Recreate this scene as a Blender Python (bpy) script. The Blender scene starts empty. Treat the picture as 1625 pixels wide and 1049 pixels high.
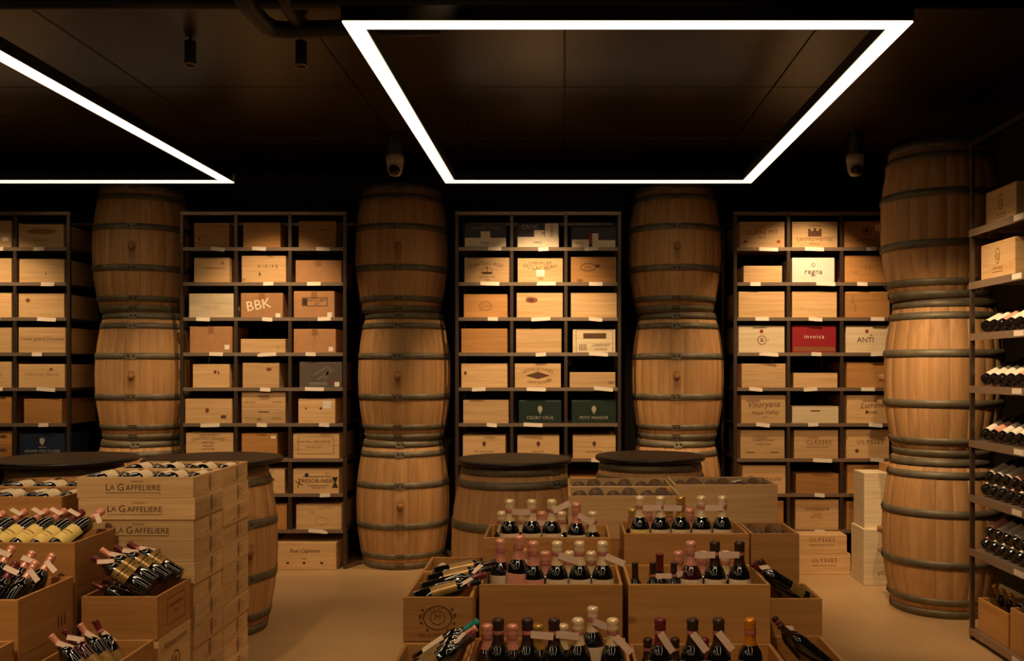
import bpy, bmesh, math, random
from mathutils import Vector, Matrix
random.seed(7)
S = bpy.context.scene
COL = S.collection
PI = math.pi

# ------------------------------------------------------------------ camera, world, lights, exposure
F, U0, V0, EYE = 1490.0, 896.0, 585.0, 1.48          # focal length (px), vanishing point (px), eye height (m)
cam_d = bpy.data.cameras.new('camera'); cam = bpy.data.objects.new('camera', cam_d); COL.objects.link(cam)
cam_d.sensor_width = 36; cam_d.sensor_fit = 'HORIZONTAL'; cam_d.lens = F / 1625 * 36
cam_d.shift_x = -(U0 - 812.5) / 1625; cam_d.shift_y = (V0 - 524.5) / 1625
cam_d.clip_start = .05
cam.location = (0, 0, EYE); cam.rotation_euler = (PI / 2, 0, 0)
S.camera = cam
S.view_settings.view_transform = 'Standard'; S.view_settings.look = 'None'
S.view_settings.gamma = 1; S.view_settings.use_curve_mapping = False
S.view_settings.exposure = 0.0
w = bpy.data.worlds.new('world'); S.world = w; w.use_nodes = True
w.node_tree.nodes['Background'].inputs[0].default_value = (.02, .011, .005, 1)
w.node_tree.nodes['Background'].inputs[1].default_value = 0.3
CEIL = 3.10
WARM = (1.0, .665, .365)

def spot(name, loc, aim, watts, deg, blend=.8, rad=.03, col=WARM):
    d = bpy.data.lights.new(name, 'SPOT'); o = bpy.data.objects.new(name, d); COL.objects.link(o)
    d.energy = watts; d.spot_size = math.radians(deg); d.spot_blend = blend; d.shadow_soft_size = rad; d.color = col
    o.location = loc
    o.rotation_euler = (Vector(aim) - Vector(loc)).to_track_quat('-Z', 'Y').to_euler()
    return o
SPOTS = [  # ceiling spots and added unseen fill spots: position, aim, watts, cone
    ((-4.30, 6.10, 2.98), (-4.2, 6.95, 1.2), 105, 70),
    ((-1.98, 6.10, 2.98), (-2.2, 6.95, 1.2), 120, 70),
    ((-.195, 6.30, 2.98), (-.195, 6.95, 1.15), 150, 70),
    ((1.74, 6.32, 2.98), (1.78, 6.95, 1.15), 128, 80),
    ((-2.6, 3.7, 2.95), (-2.6, 6.95, .75), 125, 42),  # added fill, brightens the lower rack rows, as do the next two
    ((.1, 3.7, 2.95), (-.1, 6.95, .75), 130, 42),
    ((1.5, 3.7, 2.95), (1.6, 6.95, .7), 130, 40),
    ((.2, 2.0, 2.95), (.2, 3.7, .6), 85, 62),  # added fill for the crate fronts of the centre island, no fixture
    ((-1.9, 2.1, 2.95), (-1.95, 3.9, .6), 125, 62),  # same kind of added fill for the left island
    ((1.25, 4.3, 2.95), (2.35, 5.3, .9), 200, 56),
    ((-.35, 3.3, 2.95), (-1.6, 4.4, .6), 70, 50),  # added side fill to lift the right faces of the flat crates
]
for i, (l, a, wt, dg) in enumerate(SPOTS):
    spot('spot_light', l, a, wt, dg)
LED = 9.0                                              # radiance of the light frames

# ------------------------------------------------------------------ materials
def lin(r, g, b):
    f = lambda c: (c / 255 / 12.92) if c <= 10 else ((c / 255 + .055) / 1.055) ** 2.4
    return (f(r), f(g), f(b), 1)
def new_mat(name):
    m = bpy.data.materials.new(name); m.use_nodes = True
    return m, m.node_tree.nodes, m.node_tree.links, m.node_tree.nodes['Principled BSDF']
def plain(name, col, rough=.5, metal=0, coat=0, spec=.5, var=0.0, nscale=30, namt=.15, bump=0):
    m, N, L, B = new_mat(name)
    B.inputs['Roughness'].default_value = rough; B.inputs['Metallic'].default_value = metal
    B.inputs['Coat Weight'].default_value = coat; B.inputs['Coat Roughness'].default_value = .04
    B.inputs['Specular IOR Level'].default_value = spec
    tc = N.new('ShaderNodeTexCoord'); no = N.new('ShaderNodeTexNoise'); no.inputs['Scale'].default_value = nscale; no.inputs['Detail'].default_value = 3
    L.new(tc.outputs['Object'], no.inputs['Vector'])
    mr = N.new('ShaderNodeMapRange'); mr.inputs[1].default_value = .3; mr.inputs[2].default_value = .7
    mr.inputs[3].default_value = 1 - namt; mr.inputs[4].default_value = 1 + namt
    L.new(no.outputs['Fac'], mr.inputs[0])
    hs = N.new('ShaderNodeHueSaturation'); hs.inputs['Color'].default_value = col
    if var:
        oi = N.new('ShaderNodeObjectInfo'); mv = N.new('ShaderNodeMapRange'); mv.inputs[3].default_value = 1 - var; mv.inputs[4].default_value = 1 + var
        L.new(oi.outputs['Random'], mv.inputs[0]); mm = N.new('ShaderNodeMath'); mm.operation = 'MULTIPLY'
        L.new(mr.outputs[0], mm.inputs[0]); L.new(mv.outputs[0], mm.inputs[1]); L.new(mm.outputs[0], hs.inputs['Value'])
    else:
        L.new(mr.outputs[0], hs.inputs['Value'])
    L.new(hs.outputs[0], B.inputs['Base Color'])
    if bump:
        bp = N.new('ShaderNodeBump'); bp.inputs['Strength'].default_value = bump; bp.inputs['Distance'].default_value = .002
        L.new(no.outputs['Fac'], bp.inputs['Height']); L.new(bp.outputs[0], B.inputs['Normal'])
    return m
def wood(name, light, dark, scale, rough=.55, var=.18, knots=True, stain=False, spec=.35):
    """grain runs along the axis with the smallest scale"""
    m, N, L, B = new_mat(name)
    B.inputs['Roughness'].default_value = rough; B.inputs['Specular IOR Level'].default_value = spec
    tc = N.new('ShaderNodeTexCoord'); oi = N.new('ShaderNodeObjectInfo')
    mu = N.new('ShaderNodeVectorMath'); mu.operation = 'SCALE'; mu.inputs[0].default_value = (17.3, 31.1, 23.7)
    L.new(oi.outputs['Random'], mu.inputs['Scale'])
    ad = N.new('ShaderNodeVectorMath'); L.new(tc.outputs['Object'], ad.inputs[0]); L.new(mu.outputs[0], ad.inputs[1])
    mp = N.new('ShaderNodeMapping'); mp.inputs['Scale'].default_value = scale; L.new(ad.outputs[0], mp.inputs[0])
    no = N.new('ShaderNodeTexNoise'); no.inputs['Scale'].default_value = 1; no.inputs['Detail'].default_value = 5
    no.inputs['Roughness'].default_value = .6; no.inputs['Distortion'].default_value = .5
    L.new(mp.outputs[0], no.inputs['Vector'])
    cr = N.new('ShaderNodeValToRGB'); cr.color_ramp.elements[0].position = .28; cr.color_ramp.elements[1].position = .66
    cr.color_ramp.elements[0].color = dark; cr.color_ramp.elements[1].color = light
    L.new(no.outputs['Fac'], cr.inputs[0])
    out = cr.outputs[0]
    def mix(fac, a, bcol):
        x = N.new('ShaderNodeMix'); x.data_type = 'RGBA'; L.new(fac, x.inputs[0]); L.new(a, x.inputs[6]); x.inputs[7].default_value = bcol
        return x.outputs[2]
    if knots:
        vo = N.new('ShaderNodeTexVoronoi'); vo.inputs['Scale'].default_value = 1
        m2 = N.new('ShaderNodeMapping'); sc = tuple(3.2 if s == min(scale) else 5.2 for s in scale); m2.inputs['Scale'].default_value = sc
        L.new(ad.outputs[0], m2.inputs[0]); L.new(m2.outputs[0], vo.inputs['Vector'])
        mr = N.new('ShaderNodeMapRange'); mr.inputs[1].default_value = .035; mr.inputs[2].default_value = .10; mr.inputs[3].default_value = .75; mr.inputs[4].default_value = 0
        L.new(vo.outputs['Distance'], mr.inputs[0])
        out = mix(mr.outputs[0], out, tuple(c * .35 for c in dark[:3]) + (1,))
    if stain:                       # wine run below the bung of a barrel (bung sits at local x=0, z=0)
        sx = N.new('ShaderNodeSeparateXYZ'); L.new(tc.outputs['Object'], sx.inputs[0])
        ab = N.new('ShaderNodeMath'); ab.operation = 'ABSOLUTE'; L.new(sx.outputs[0], ab.inputs[0])
        a = N.new('ShaderNodeMapRange'); a.inputs[1].default_value = .016; a.inputs[2].default_value = .034; a.inputs[3].default_value = 1; a.inputs[4].default_value = 0; L.new(ab.outputs[0], a.inputs[0])
        b = N.new('ShaderNodeMapRange'); b.inputs[1].default_value = -.15; b.inputs[2].default_value = -.07; L.new(sx.outputs[2], b.inputs[0])
        c = N.new('ShaderNodeMapRange'); c.inputs[1].default_value = .03; c.inputs[2].default_value = .05; c.inputs[3].default_value = 1; c.inputs[4].default_value = 0; L.new(sx.outputs[2], c.inputs[0])
        p = N.new('ShaderNodeMath'); p.operation = 'MULTIPLY'; L.new(a.outputs[0], p.inputs[0]); L.new(b.outputs[0], p.inputs[1])
        q = N.new('ShaderNodeMath'); q.operation = 'MULTIPLY'; L.new(p.outputs[0], q.inputs[0]); L.new(c.outputs[0], q.inputs[1])
        q2 = N.new('ShaderNodeMath'); q2.operation = 'MULTIPLY'; L.new(q.outputs[0], q2.inputs[0]); q2.inputs[1].default_value = .6
        out = mix(q2.outputs[0], out, tuple(c * .4 for c in dark[:3]) + (1,))
    hs = N.new('ShaderNodeHueSaturation'); L.new(out, hs.inputs['Color'])
    mv = N.new('ShaderNodeMapRange'); mv.inputs[3].default_value = 1 - var; mv.inputs[4].default_value = 1 + var
    L.new(oi.outputs['Random'], mv.inputs[0]); L.new(mv.outputs[0], hs.inputs['Value'])
    L.new(hs.outputs[0], B.inputs['Base Color'])
    bp = N.new('ShaderNodeBump'); bp.inputs['Strength'].default_value = .12; bp.inputs['Distance'].default_value = .002
    L.new(no.outputs['Fac'], bp.inputs['Height']); L.new(bp.outputs[0], B.inputs['Normal'])
    return m
def glow(name, col, strength, beam=False):
    m, N, L, B = new_mat(name)
    if beam:                                           # beam falloff added to keep the upper barrels dark: brightest straight down, weaker to the sides
        g = N.new('ShaderNodeNewGeometry'); dt = N.new('ShaderNodeVectorMath'); dt.operation = 'DOT_PRODUCT'
        L.new(g.outputs['Normal'], dt.inputs[0]); L.new(g.outputs['Incoming'], dt.inputs[1])
        mr = N.new('ShaderNodeMapRange'); mr.inputs[1].default_value = .1; mr.inputs[2].default_value = .8; mr.inputs[3].default_value = strength * .13; mr.inputs[4].default_value = strength
        L.new(dt.outputs['Value'], mr.inputs[0])
    N.remove(B); e = N.new('ShaderNodeEmission'); e.inputs[0].default_value = col; e.inputs[1].default_value = strength
    if beam: L.new(mr.outputs[0], e.inputs[1])
    L.new(e.outputs[0], N['Material Output'].inputs[0]); return m
GX, GY, GZ = (2.2, 45, 45), (45, 2.2, 45), (45, 45, 2.2)
PL, PD = lin(218, 182, 130), lin(196, 154, 102)
TL, TD = lin(194, 142, 82), lin(172, 120, 64)
OL, OD = lin(198, 152, 100), lin(172, 126, 78)
M = {
    'pine': wood('pine_grain_across', PL, PD, GX), 'pine_y': wood('pine_grain_deep', PL, PD, GY),
    'tan': wood('tan_wood_across', TL, TD, GX, knots=True), 'tan_y': wood('tan_wood_deep', TL, TD, GY, knots=False),
    'cream': wood('cream_wood', lin(224, 206, 170), lin(205, 182, 142), GX, knots=False), 'cream_y': wood('cream_wood_deep', lin(224, 206, 170), lin(205, 182, 142), GY, knots=False),
    'oak': wood('barrel_oak', OL, OD, GZ, var=.1, knots=False), 'oak_stain': wood('barrel_oak_stained', OL, OD, GZ, var=.1, knots=False, stain=True),
    'bungw': plain('dark_bung_wood', lin(150, 102, 58), .6, namt=.2), 'oak_x': wood('barrel_head_oak', OL, OD, GX, knots=False),
    'top': wood('dark_table_top', lin(64, 46, 32), lin(46, 32, 22), GX, rough=.5, var=.05, knots=False),
    'card': plain('brown_cardboard', lin(176, 128, 82), .75, var=.12, namt=.06), 'dkcard': plain('grey_printed_carton', lin(88, 76, 66), .6, namt=.06),
    'white': plain('white_carton', lin(222, 214, 198), .6, namt=.03), 'purple': plain('dark_purple_carton', lin(40, 28, 40), .45, namt=.1),
    'green': plain('dark_green_carton', lin(30, 48, 38), .4, namt=.1), 'red': plain('dark_red_carton', lin(150, 22, 32), .5, namt=.06),
    'blue': plain('dark_blue_carton', lin(30, 44, 66), .45, namt=.1), 'tape': plain('packing_tape', lin(150, 104, 62), .3, namt=.05),
    'ink': plain('brown_stamp_ink', lin(96, 62, 34), .8, namt=.25, nscale=200), 'inkf': plain('faint_stamp_ink', lin(150, 108, 64), .8, namt=.2, nscale=200),
    'inkd': plain('dark_stamp_ink', lin(50, 36, 26), .8), 'inkr': plain('red_stamp_ink', lin(158, 40, 34), .7),
    'inkw': plain('pale_print', lin(240, 222, 190), .7, namt=.05), 'inkg': plain('grey_print', lin(170, 166, 150), .6),
    'inkg2': plain('faint_grey_print', lin(112, 98, 86), .6), 'knot': plain('wood_knot', lin(140, 82, 44), .6, namt=.2, nscale=120), 'knotd': plain('wood_knot_core', lin(92, 48, 26), .6),
    'sticker': plain('white_sticker', lin(235, 228, 210), .5, namt=.03), 'ticket': plain('shelf_ticket_paper', lin(226, 212, 190), .55, var=.08, namt=.04),
    'tag': plain('pale_pink_tag_card', lin(240, 210, 188), .5, var=.12, namt=.05), 'ribbon': plain('pink_ribbon', lin(186, 112, 102), .45, var=.15),
    'steel': plain('dark_rack_steel', lin(98, 84, 72), .34, metal=.75, namt=.08), 'steel_l': plain('rack_shelf_steel', lin(150, 130, 110), .36, metal=.5, namt=.08),
    'hoop': plain('weathered_hoop_steel', lin(112, 103, 82), .55, metal=.35, namt=.25, nscale=14), 'rivet': plain('rivet_steel', lin(70, 62, 52), .4, metal=.8),
    'glass': plain('dark_bottle_glass', lin(15, 14, 11), .03, coat=1, spec=1.0, namt=.1), 'glass_r': plain('dark_red_bottle_glass', lin(62, 18, 16), .03, coat=1, spec=1.0, namt=.1),
    'glass_d': plain('black_bottle_glass', lin(14, 13, 11), .1, spec=.5, namt=.1), 'glass_b': plain('dusty_brown_bottle_glass', lin(74, 50, 32), .4, namt=.15), 'f_cream': plain('cream_gold_foil', lin(248, 220, 176), .3, metal=.3, namt=.12, nscale=90, bump=.4), 'f_gold': plain('gold_foil', lin(212, 166, 88), .28, metal=.6, namt=.15, nscale=90, bump=.4),
    'f_pink': plain('pink_foil', lin(236, 162, 138), .3, metal=.3, namt=.12, nscale=90, bump=.4), 'f_dark': plain('dark_brown_capsule', lin(62, 42, 34), .28, metal=.2),
    'f_orange': plain('orange_foil', lin(226, 138, 34), .3, metal=.4, namt=.12, nscale=90, bump=.4), 'f_wine': plain('wine_red_capsule', lin(112, 42, 44), .3, metal=.2),
    'f_teal': plain('teal_capsule', lin(40, 150, 140), .3, metal=.1), 'f_black': plain('black_capsule', lin(22, 20, 20), .25),
    'l_cream': plain('cream_label_paper', lin(232, 210, 176), .55, namt=.04), 'l_pink': plain('pink_label_paper', lin(226, 158, 136), .55, namt=.04),
    'l_yellow': plain('yellow_label_paper', lin(242, 214, 126), .5, namt=.06), 'l_gold': plain('gold_label_paper', lin(150, 118, 62), .35, metal=.4, namt=.25, nscale=60),
    'l_white': plain('white_label_paper', lin(238, 226, 204), .55, namt=.04),
    'camw': plain('white_camera_plastic', lin(190, 176, 156), .4), 'blk': plain('black_plastic', lin(24, 20, 18), .35), 'lens': plain('camera_lens_glass', lin(10, 9, 10), .05, coat=1),
    'ceil': plain('black_ceiling_panel', lin(44, 33, 24), .36, spec=.4, namt=.12, nscale=3), 'wall': plain('black_wall_paint', lin(20, 14, 10), .7, namt=.1, nscale=4),
    'pipe': plain('black_pipe_paint', lin(20, 15, 12), .5), 'alu': plain('black_aluminium_profile', lin(28, 24, 20), .4, metal=.5),
    'led': glow('led_diffuser', (1.0, .75, .46, 1), LED, True), 'led2': glow('shelf_led_strip', (1.0, .86, .66, 1), 1.6),
}
def floor_mat():
    m, N, L, B = new_mat('polished_beige_screed')
    B.inputs['Roughness'].default_value = .38; B.inputs['Specular IOR Level'].default_value = .35
    tc = N.new('ShaderNodeTexCoord')
    n1 = N.new('ShaderNodeTexNoise'); n1.inputs['Scale'].default_value = 1.1; n1.inputs['Detail'].default_value = 6; L.new(tc.outputs['Object'], n1.inputs['Vector'])
    n2 = N.new('ShaderNodeTexNoise'); n2.inputs['Scale'].default_value = 60; n2.inputs['Detail'].default_value = 3; L.new(tc.outputs['Object'], n2.inputs['Vector'])
    cr = N.new('ShaderNodeValToRGB'); cr.color_ramp.elements[0].position = .3; cr.color_ramp.elements[1].position = .7
    cr.color_ramp.elements[0].color = lin(166, 133, 92); cr.color_ramp.elements[1].color = lin(190, 156, 112)
    L.new(n1.outputs['Fac'], cr.inputs[0])
    hs = N.new('ShaderNodeHueSaturation'); L.new(cr.outputs[0], hs.inputs['Color'])
    mr = N.new('ShaderNodeMapRange'); mr.inputs[1].default_value = .3; mr.inputs[2].default_value = .7; mr.inputs[3].default_value = .93; mr.inputs[4].default_value = 1.05
    L.new(n2.outputs['Fac'], mr.inputs[0]); L.new(mr.outputs[0], hs.inputs['Value']); L.new(hs.outputs[0], B.inputs['Base Color'])
    mr2 = N.new('ShaderNodeMapRange'); mr2.inputs[3].default_value = .3; mr2.inputs[4].default_value = .5; L.new(n1.outputs['Fac'], mr2.inputs[0]); L.new(mr2.outputs[0], B.inputs['Roughness'])
    return m
M['floor'] = floor_mat()

# ------------------------------------------------------------------ geometry helpers
def mk(name, verts, faces, mat, smooth=False):
    me = bpy.data.meshes.new(name); me.from_pydata(verts, [], faces); me.materials.append(M[mat])
    if smooth: me.polygons.foreach_set('use_smooth', [True] * len(me.polygons))
    me.update(); return me
class MB:
    def __init__(s): s.v, s.f = [], []
    def box(s, x0, x1, y0, y1, z0, z1):
        n = len(s.v)
        s.v += [(x, y, z) for z in (z0, z1) for y in (y0, y1) for x in (x0, x1)]
        s.f += [tuple(n + i for i in q) for q in ((0, 2, 3, 1), (4, 5, 7, 6), (0, 1, 5, 4), (2, 6, 7, 3), (0, 4, 6, 2), (1, 3, 7, 5))]
        return s
    def bevbox(s, x0, x1, y0, y1, z0, z1, b=.0015):
        bm = bmesh.new(); bmesh.ops.create_cube(bm, size=1)
        for v in bm.verts: v.co = ((x0 + x1) / 2 + v.co.x * (x1 - x0), (y0 + y1) / 2 + v.co.y * (y1 - y0), (z0 + z1) / 2 + v.co.z * (z1 - z0))
        bmesh.ops.bevel(bm, geom=bm.edges[:], offset=b, segments=1, affect='EDGES')
        n = len(s.v); bm.verts.index_update()
        s.v += [tuple(v.co) for v in bm.verts]; s.f += [tuple(n + v.index for v in f.verts) for f in bm.faces]; bm.free(); return s
    def lathe(s, prof, n=20, a0=0, a1=2 * PI, cap0=False, cap1=False):
        full = abs(a1 - a0 - 2 * PI) < 1e-6; cols = n if full else n + 1; b = len(s.v)
        for r, z in prof:
            for i in range(cols):
                a = a0 + (a1 - a0) * i / n; s.v.append((r * math.cos(a), r * math.sin(a), z))
        for j in range(len(prof) - 1):
            for i in range(n):
                k = (i + 1) % cols
                s.f.append((b + j * cols + i, b + j * cols + k, b + (j + 1) * cols + k, b + (j + 1) * cols + i))
        if cap0: s.f.append(tuple(b + i for i in reversed(range(cols))))
        if cap1: s.f.append(tuple(b + (len(prof) - 1) * cols + i for i in range(cols)))
        return s
    def tube(s, pts, r, n=10):
        pts = [Vector(p) for p in pts]; b = len(s.v)
        for i, p in enumerate(pts):
            t = (pts[min(i + 1, len(pts) - 1)] - pts[max(i - 1, 0)]).normalized()
            up = Vector((0, 0, 1)) if abs(t.z) < .9 else Vector((1, 0, 0))
            x = t.cross(up).normalized(); y = t.cross(x)
            for k in range(n):
                a = 2 * PI * k / n; s.v.append(tuple(p + x * (r * math.cos(a)) + y * (r * math.sin(a))))
        for i in range(len(pts) - 1):
            for k in range(n):
                q = (k + 1) % n; s.f.append((b + i * n + k, b + i * n + q, b + (i + 1) * n + q, b + (i + 1) * n + k))
        s.f.append(tuple(b + k for k in reversed(range(n)))); s.f.append(tuple(b + (len(pts) - 1) * n + k for k in range(n)))
        return s
    def mesh(s, name, mat, smooth=False): return mk(name, s.v, s.f, mat, smooth)
def obj(name, me, parent=None, loc=(0, 0, 0), rot=None, label=None):
    o = bpy.data.objects.new(name, me); COL.objects.link(o); o.location = loc
    if rot is not None: o.rotation_euler = rot
    if parent: o.parent = parent
    if label: o['label'] = label
    return o
def tag(o, label, cat, group=None):
    o['label'] = label; o['category'] = cat
    if group: o['group'] = group
    return o
def thing(name, label, cat, loc=(0, 0, 0), rot=(0, 0, 0), group=None):
    o = bpy.data.objects.new(name, None); COL.objects.link(o); o.location = loc; o.rotation_euler = rot; o.empty_display_size = .05
    return tag(o, label, cat, group)
def structure(name, me, parent=None, loc=(0, 0, 0)):
    o = obj(name, me, parent, loc)
    if not parent: o['kind'] = 'structure'
    return o
CACHE = {}
def cached(key, fn):
    if key not in CACHE: CACHE[key] = fn()
    return CACHE[key]
def at(u, v, y): return ((u - U0) * y / F, EYE - (v - V0) * y / F)
ORD = ['first', 'second', 'third', 'fourth', 'fifth', 'sixth', 'seventh', 'eighth', 'ninth', 'tenth', 'eleventh', 'twelfth']

# flat print: text and shapes drawn in the x-z plane of a panel, facing -y
def text_geo(txt, size, spacing=1.0, shear=0.0):
    def f():
        c = bpy.data.curves.new('t', 'FONT'); c.body = txt; c.size = 1; c.align_x = 'CENTER'; c.align_y = 'CENTER'; c.resolution_u = 2; c.space_character = spacing; c.shear = shear
        o = bpy.data.objects.new('t', c); COL.objects.link(o)
        me = bpy.data.meshes.new_from_object(o.evaluated_get(bpy.context.evaluated_depsgraph_get()))
        vs = [(v.co.x, v.co.y) for v in me.vertices]; fs = [tuple(p.vertices) for p in me.polygons]
        bpy.data.objects.remove(o); bpy.data.curves.remove(c); bpy.data.meshes.remove(me)
        return vs, fs
    vs, fs = cached(('txt', txt, spacing, shear), f)
    return [(x * size, y * size) for x, y in vs], fs
def print_mesh(items, mat, key=None):
    V, Fc = [], []
    def add(vs, fs):
        n = len(V); V.extend(vs); Fc.extend(tuple(n + i for i in f) for f in fs)
    for it in items:
        k = it[0]
        if k == 't':                                    # text: string, x, z, size, [arc radius], [rotation], [spacing], [shear]
            _, s, x, z, size = it[:5]; R = it[5] if len(it) > 5 else 0; rot = it[6] if len(it) > 6 else 0
            vs, fs = text_geo(s, size, it[7] if len(it) > 7 else 1.0, it[8] if len(it) > 8 else 0.0)
            if R: vs = [((abs(R) + (b if R > 0 else -b)) * math.sin(a / abs(R)), ((abs(R) + (b if R > 0 else -b)) * math.cos(a / abs(R)) - abs(R)) * (1 if R > 0 else -1)) for a, b in vs]
            c, q = math.cos(rot), math.sin(rot)
            add([(x + a * c - b * q, z + a * q + b * c) for a, b in vs], fs)
        elif k == 'r':                                  # filled rectangle
            _, x0, x1, z0, z1 = it; add([(x0, z0), (x1, z0), (x1, z1), (x0, z1)], [(0, 1, 2, 3)])
        elif k == 'fr':                                 # frame
            _, x0, x1, z0, z1, t = it
            for a in ((x0, x1, z0, z0 + t), (x0, x1, z1 - t, z1), (x0, x0 + t, z0, z1), (x1 - t, x1, z0, z1)):
                add([(a[0], a[2]), (a[1], a[2]), (a[1], a[3]), (a[0], a[3])], [(0, 1, 2, 3)])
        elif k == 'e':                                  # ellipse
            _, x, z, rx, rz = it; add([(x + rx * math.cos(2 * PI * i / 18), z + rz * math.sin(2 * PI * i / 18)) for i in range(18)], [tuple(range(18))])
        elif k == 'ring':
            _, x, z, rx, rz, t = it
            add([(x + (rx - d) * math.cos(2 * PI * i / 20), z + (rz - d) * math.sin(2 * PI * i / 20)) for d in (0, t) for i in range(20)], [(20 + i, i, (i + 1) % 20, 20 + (i + 1) % 20) for i in range(20)])
        elif k == 'p': add(list(it[1]), [tuple(range(len(it[1])))])
    return mk('print', [(x, 0, z) for x, z in V], Fc, mat)
def shield(x, z, s): return ('p', [(x - s * .6, z + s * .7), (x - s * .6, z - s * .1), (x, z - s), (x + s * .6, z - s * .1), (x + s * .6, z + s * .7), (x, z + s)])
def stamp(panel, items, mat, y, label=None, name='stamp', loc=None, rot=None, key=None):
    me = cached(('stamp', key, mat), lambda: print_mesh(items, mat)) if key else print_mesh(items, mat)
    return obj(name, me, panel, loc or (0, y - .0006, 0), rot, label)

# ------------------------------------------------------------------ crates
def crate(name, label, cat, x0, x1, y0, y1, z0, z1, mat='pine', lid=True, group=None, t=.011, rz=0, riser=0):
    """wooden box: origin at the middle of its base, local -y is the front. returns thing, front panel, right side panel"""
    w, d, h = x1 - x0, y1 - y0, z1 - z0; my = mat + '_y'
    o = thing(name, label, cat, ((x0 + x1) / 2, (y0 + y1) / 2, z0), (0, 0, rz), group)
    hw, hd = w / 2, d / 2; ht = h - (t if lid else 0)
    key = (round(w, 3), round(d, 3), round(h, 3), mat, lid, t)
    def C(k, m, *a): return cached((k,) + key, lambda: MB().bevbox(*a).mesh(k, m))
    fr = obj('front_panel', C('front_panel', mat, -hw, hw, -hd, -hd + t, 0, ht), o)
    obj('back_panel', C('back_panel', mat, -hw, hw, hd - t, hd, 0, ht), o)
    obj('side_panel', C('side_l', my, -hw, -hw + t, -hd + t, hd - t, 0, ht), o)
    sr = obj('side_panel', C('side_r', my, hw - t, hw, -hd + t, hd - t, 0, ht), o)
    obj('base_panel', C('base_panel', my, -hw + t, hw - t, -hd + t, hd - t, .001, t), o)
    if lid: obj('lid', C('lid', mat, -hw, hw, -hd, hd, h - t, h), o)
    if riser: obj('riser', MB().box(-hw + t, hw - t, -hd + t, -hd + t + d * .5, t, t + riser).mesh('riser', my), o)
    return o, fr, sr
def carton(name, label, cat, x0, x1, y0, y1, z0, z1, mat, group=None):
    w, d, h = x1 - x0, y1 - y0, z1 - z0
    o = thing(name, label, cat, ((x0 + x1) / 2, (y0 + y1) / 2, z0), group=group)
    b = obj('carton_body', MB().bevbox(-w / 2, w / 2, -d / 2, d / 2, 0, h - .004, .003).mesh('carton_body', mat), o)
    for s in (-1, 1):
        obj('top_flap', MB().box(min(s * .001, s * (w / 2 - .002)), max(s * .001, s * (w / 2 - .002)), -d / 2 + .002, d / 2 - .002, h - .004, h).mesh('top_flap', mat), o)
    obj('tape', MB().box(-.022, .022, -d / 2 - .0004, -d / 2, h * .72, h - .003).mesh('tape', 'tape' if mat == 'card' else mat), o)
    return o, b

# ------------------------------------------------------------------ room
structure('floor', MB().box(-6, 3.0, -3, 7.75, -.1, 0).mesh('floor', 'floor'))
structure('wall_back', MB().box(-6, 3.0, 7.75, 7.9, 0, CEIL).mesh('wall_back', 'wall'))
structure('wall_right', MB().box(3.0, 3.15, -3, 7.9, 0, CEIL).mesh('wall_right', 'wall'))
structure('wall_left', MB().box(-6.15, -6, -3, 7.9, 0, CEIL).mesh('wall_left', 'wall'))
structure('wall_front', MB().box(-6, 3.0, -3.15, -3, 0, CEIL).mesh('wall_front', 'wall'))
ce = structure('ceiling', MB().box(-6.15, 3.15, -3.15, 7.9, CEIL + .012, CEIL + .1).mesh('ceiling', 'pipe'))
pan = MB().bevbox(-.597, .597, -.597, .597, 0, .014, .003).mesh('ceiling_panel', 'ceil')
xs = [-5.4 + 1.2 * i for i in range(7)]; ys = [-2.4 + 1.2 * j for j in range(9)]
for x in xs:
    for y in ys: obj('ceiling_panel', pan, ce, (x, y, CEIL))

# light frames (hung rectangular led profiles)
ZL, LW = 2.70, .066
def light_frame(label, x0, x1, y0, y1):
    o = thing('light_frame', label, 'ceiling light', ((x0 + x1) / 2, (y0 + y1) / 2, ZL), group='suspended rectangular light frames')
    hx, hy = (x1 - x0) / 2, (y1 - y0) / 2
    for k, (a, b, c, d) in enumerate(((-hx, hx, -hy, -hy + LW), (-hx, hx, hy - LW, hy), (-hx, -hx + LW, -hy + LW, hy - LW), (hx - LW, hx, -hy + LW, hy - LW))):
        p = obj('profile', MB().box(a - .004, b + .004, c - .004, d + .004, .006, .06).mesh('profile', 'alu'), o)
        obj('diffuser', MB().box(a, b, c, d, 0, .006).mesh('diffuser', 'led'), p)
    for sx in (-1, 1):
        for sy in (-1, 1):
            obj('hanger', MB().tube([(sx * (hx - .15), sy * (hy - .033), .06), (sx * (hx - .15), sy * (hy - .033), CEIL - ZL)], .0015, 6).mesh('hanger', 'blk'), o)
light_frame('large rectangular white light frame hanging over the central racks', -.784, 1.228, 3.31, 6.18)
light_frame('white light frame at left, cut off by the picture edge', -4.19, -2.176, 3.31, 6.18)

# the same frames go on over the aisle behind the viewer: the photograph shows them mirrored in the bottle shoulders
light_frame('white light frame over the aisle in front of the central island', -.784, 1.228, -2.6, 1.95)
light_frame('white light frame over the aisle in front of the left island', -4.19, -2.176, -2.6, 1.95)
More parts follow.
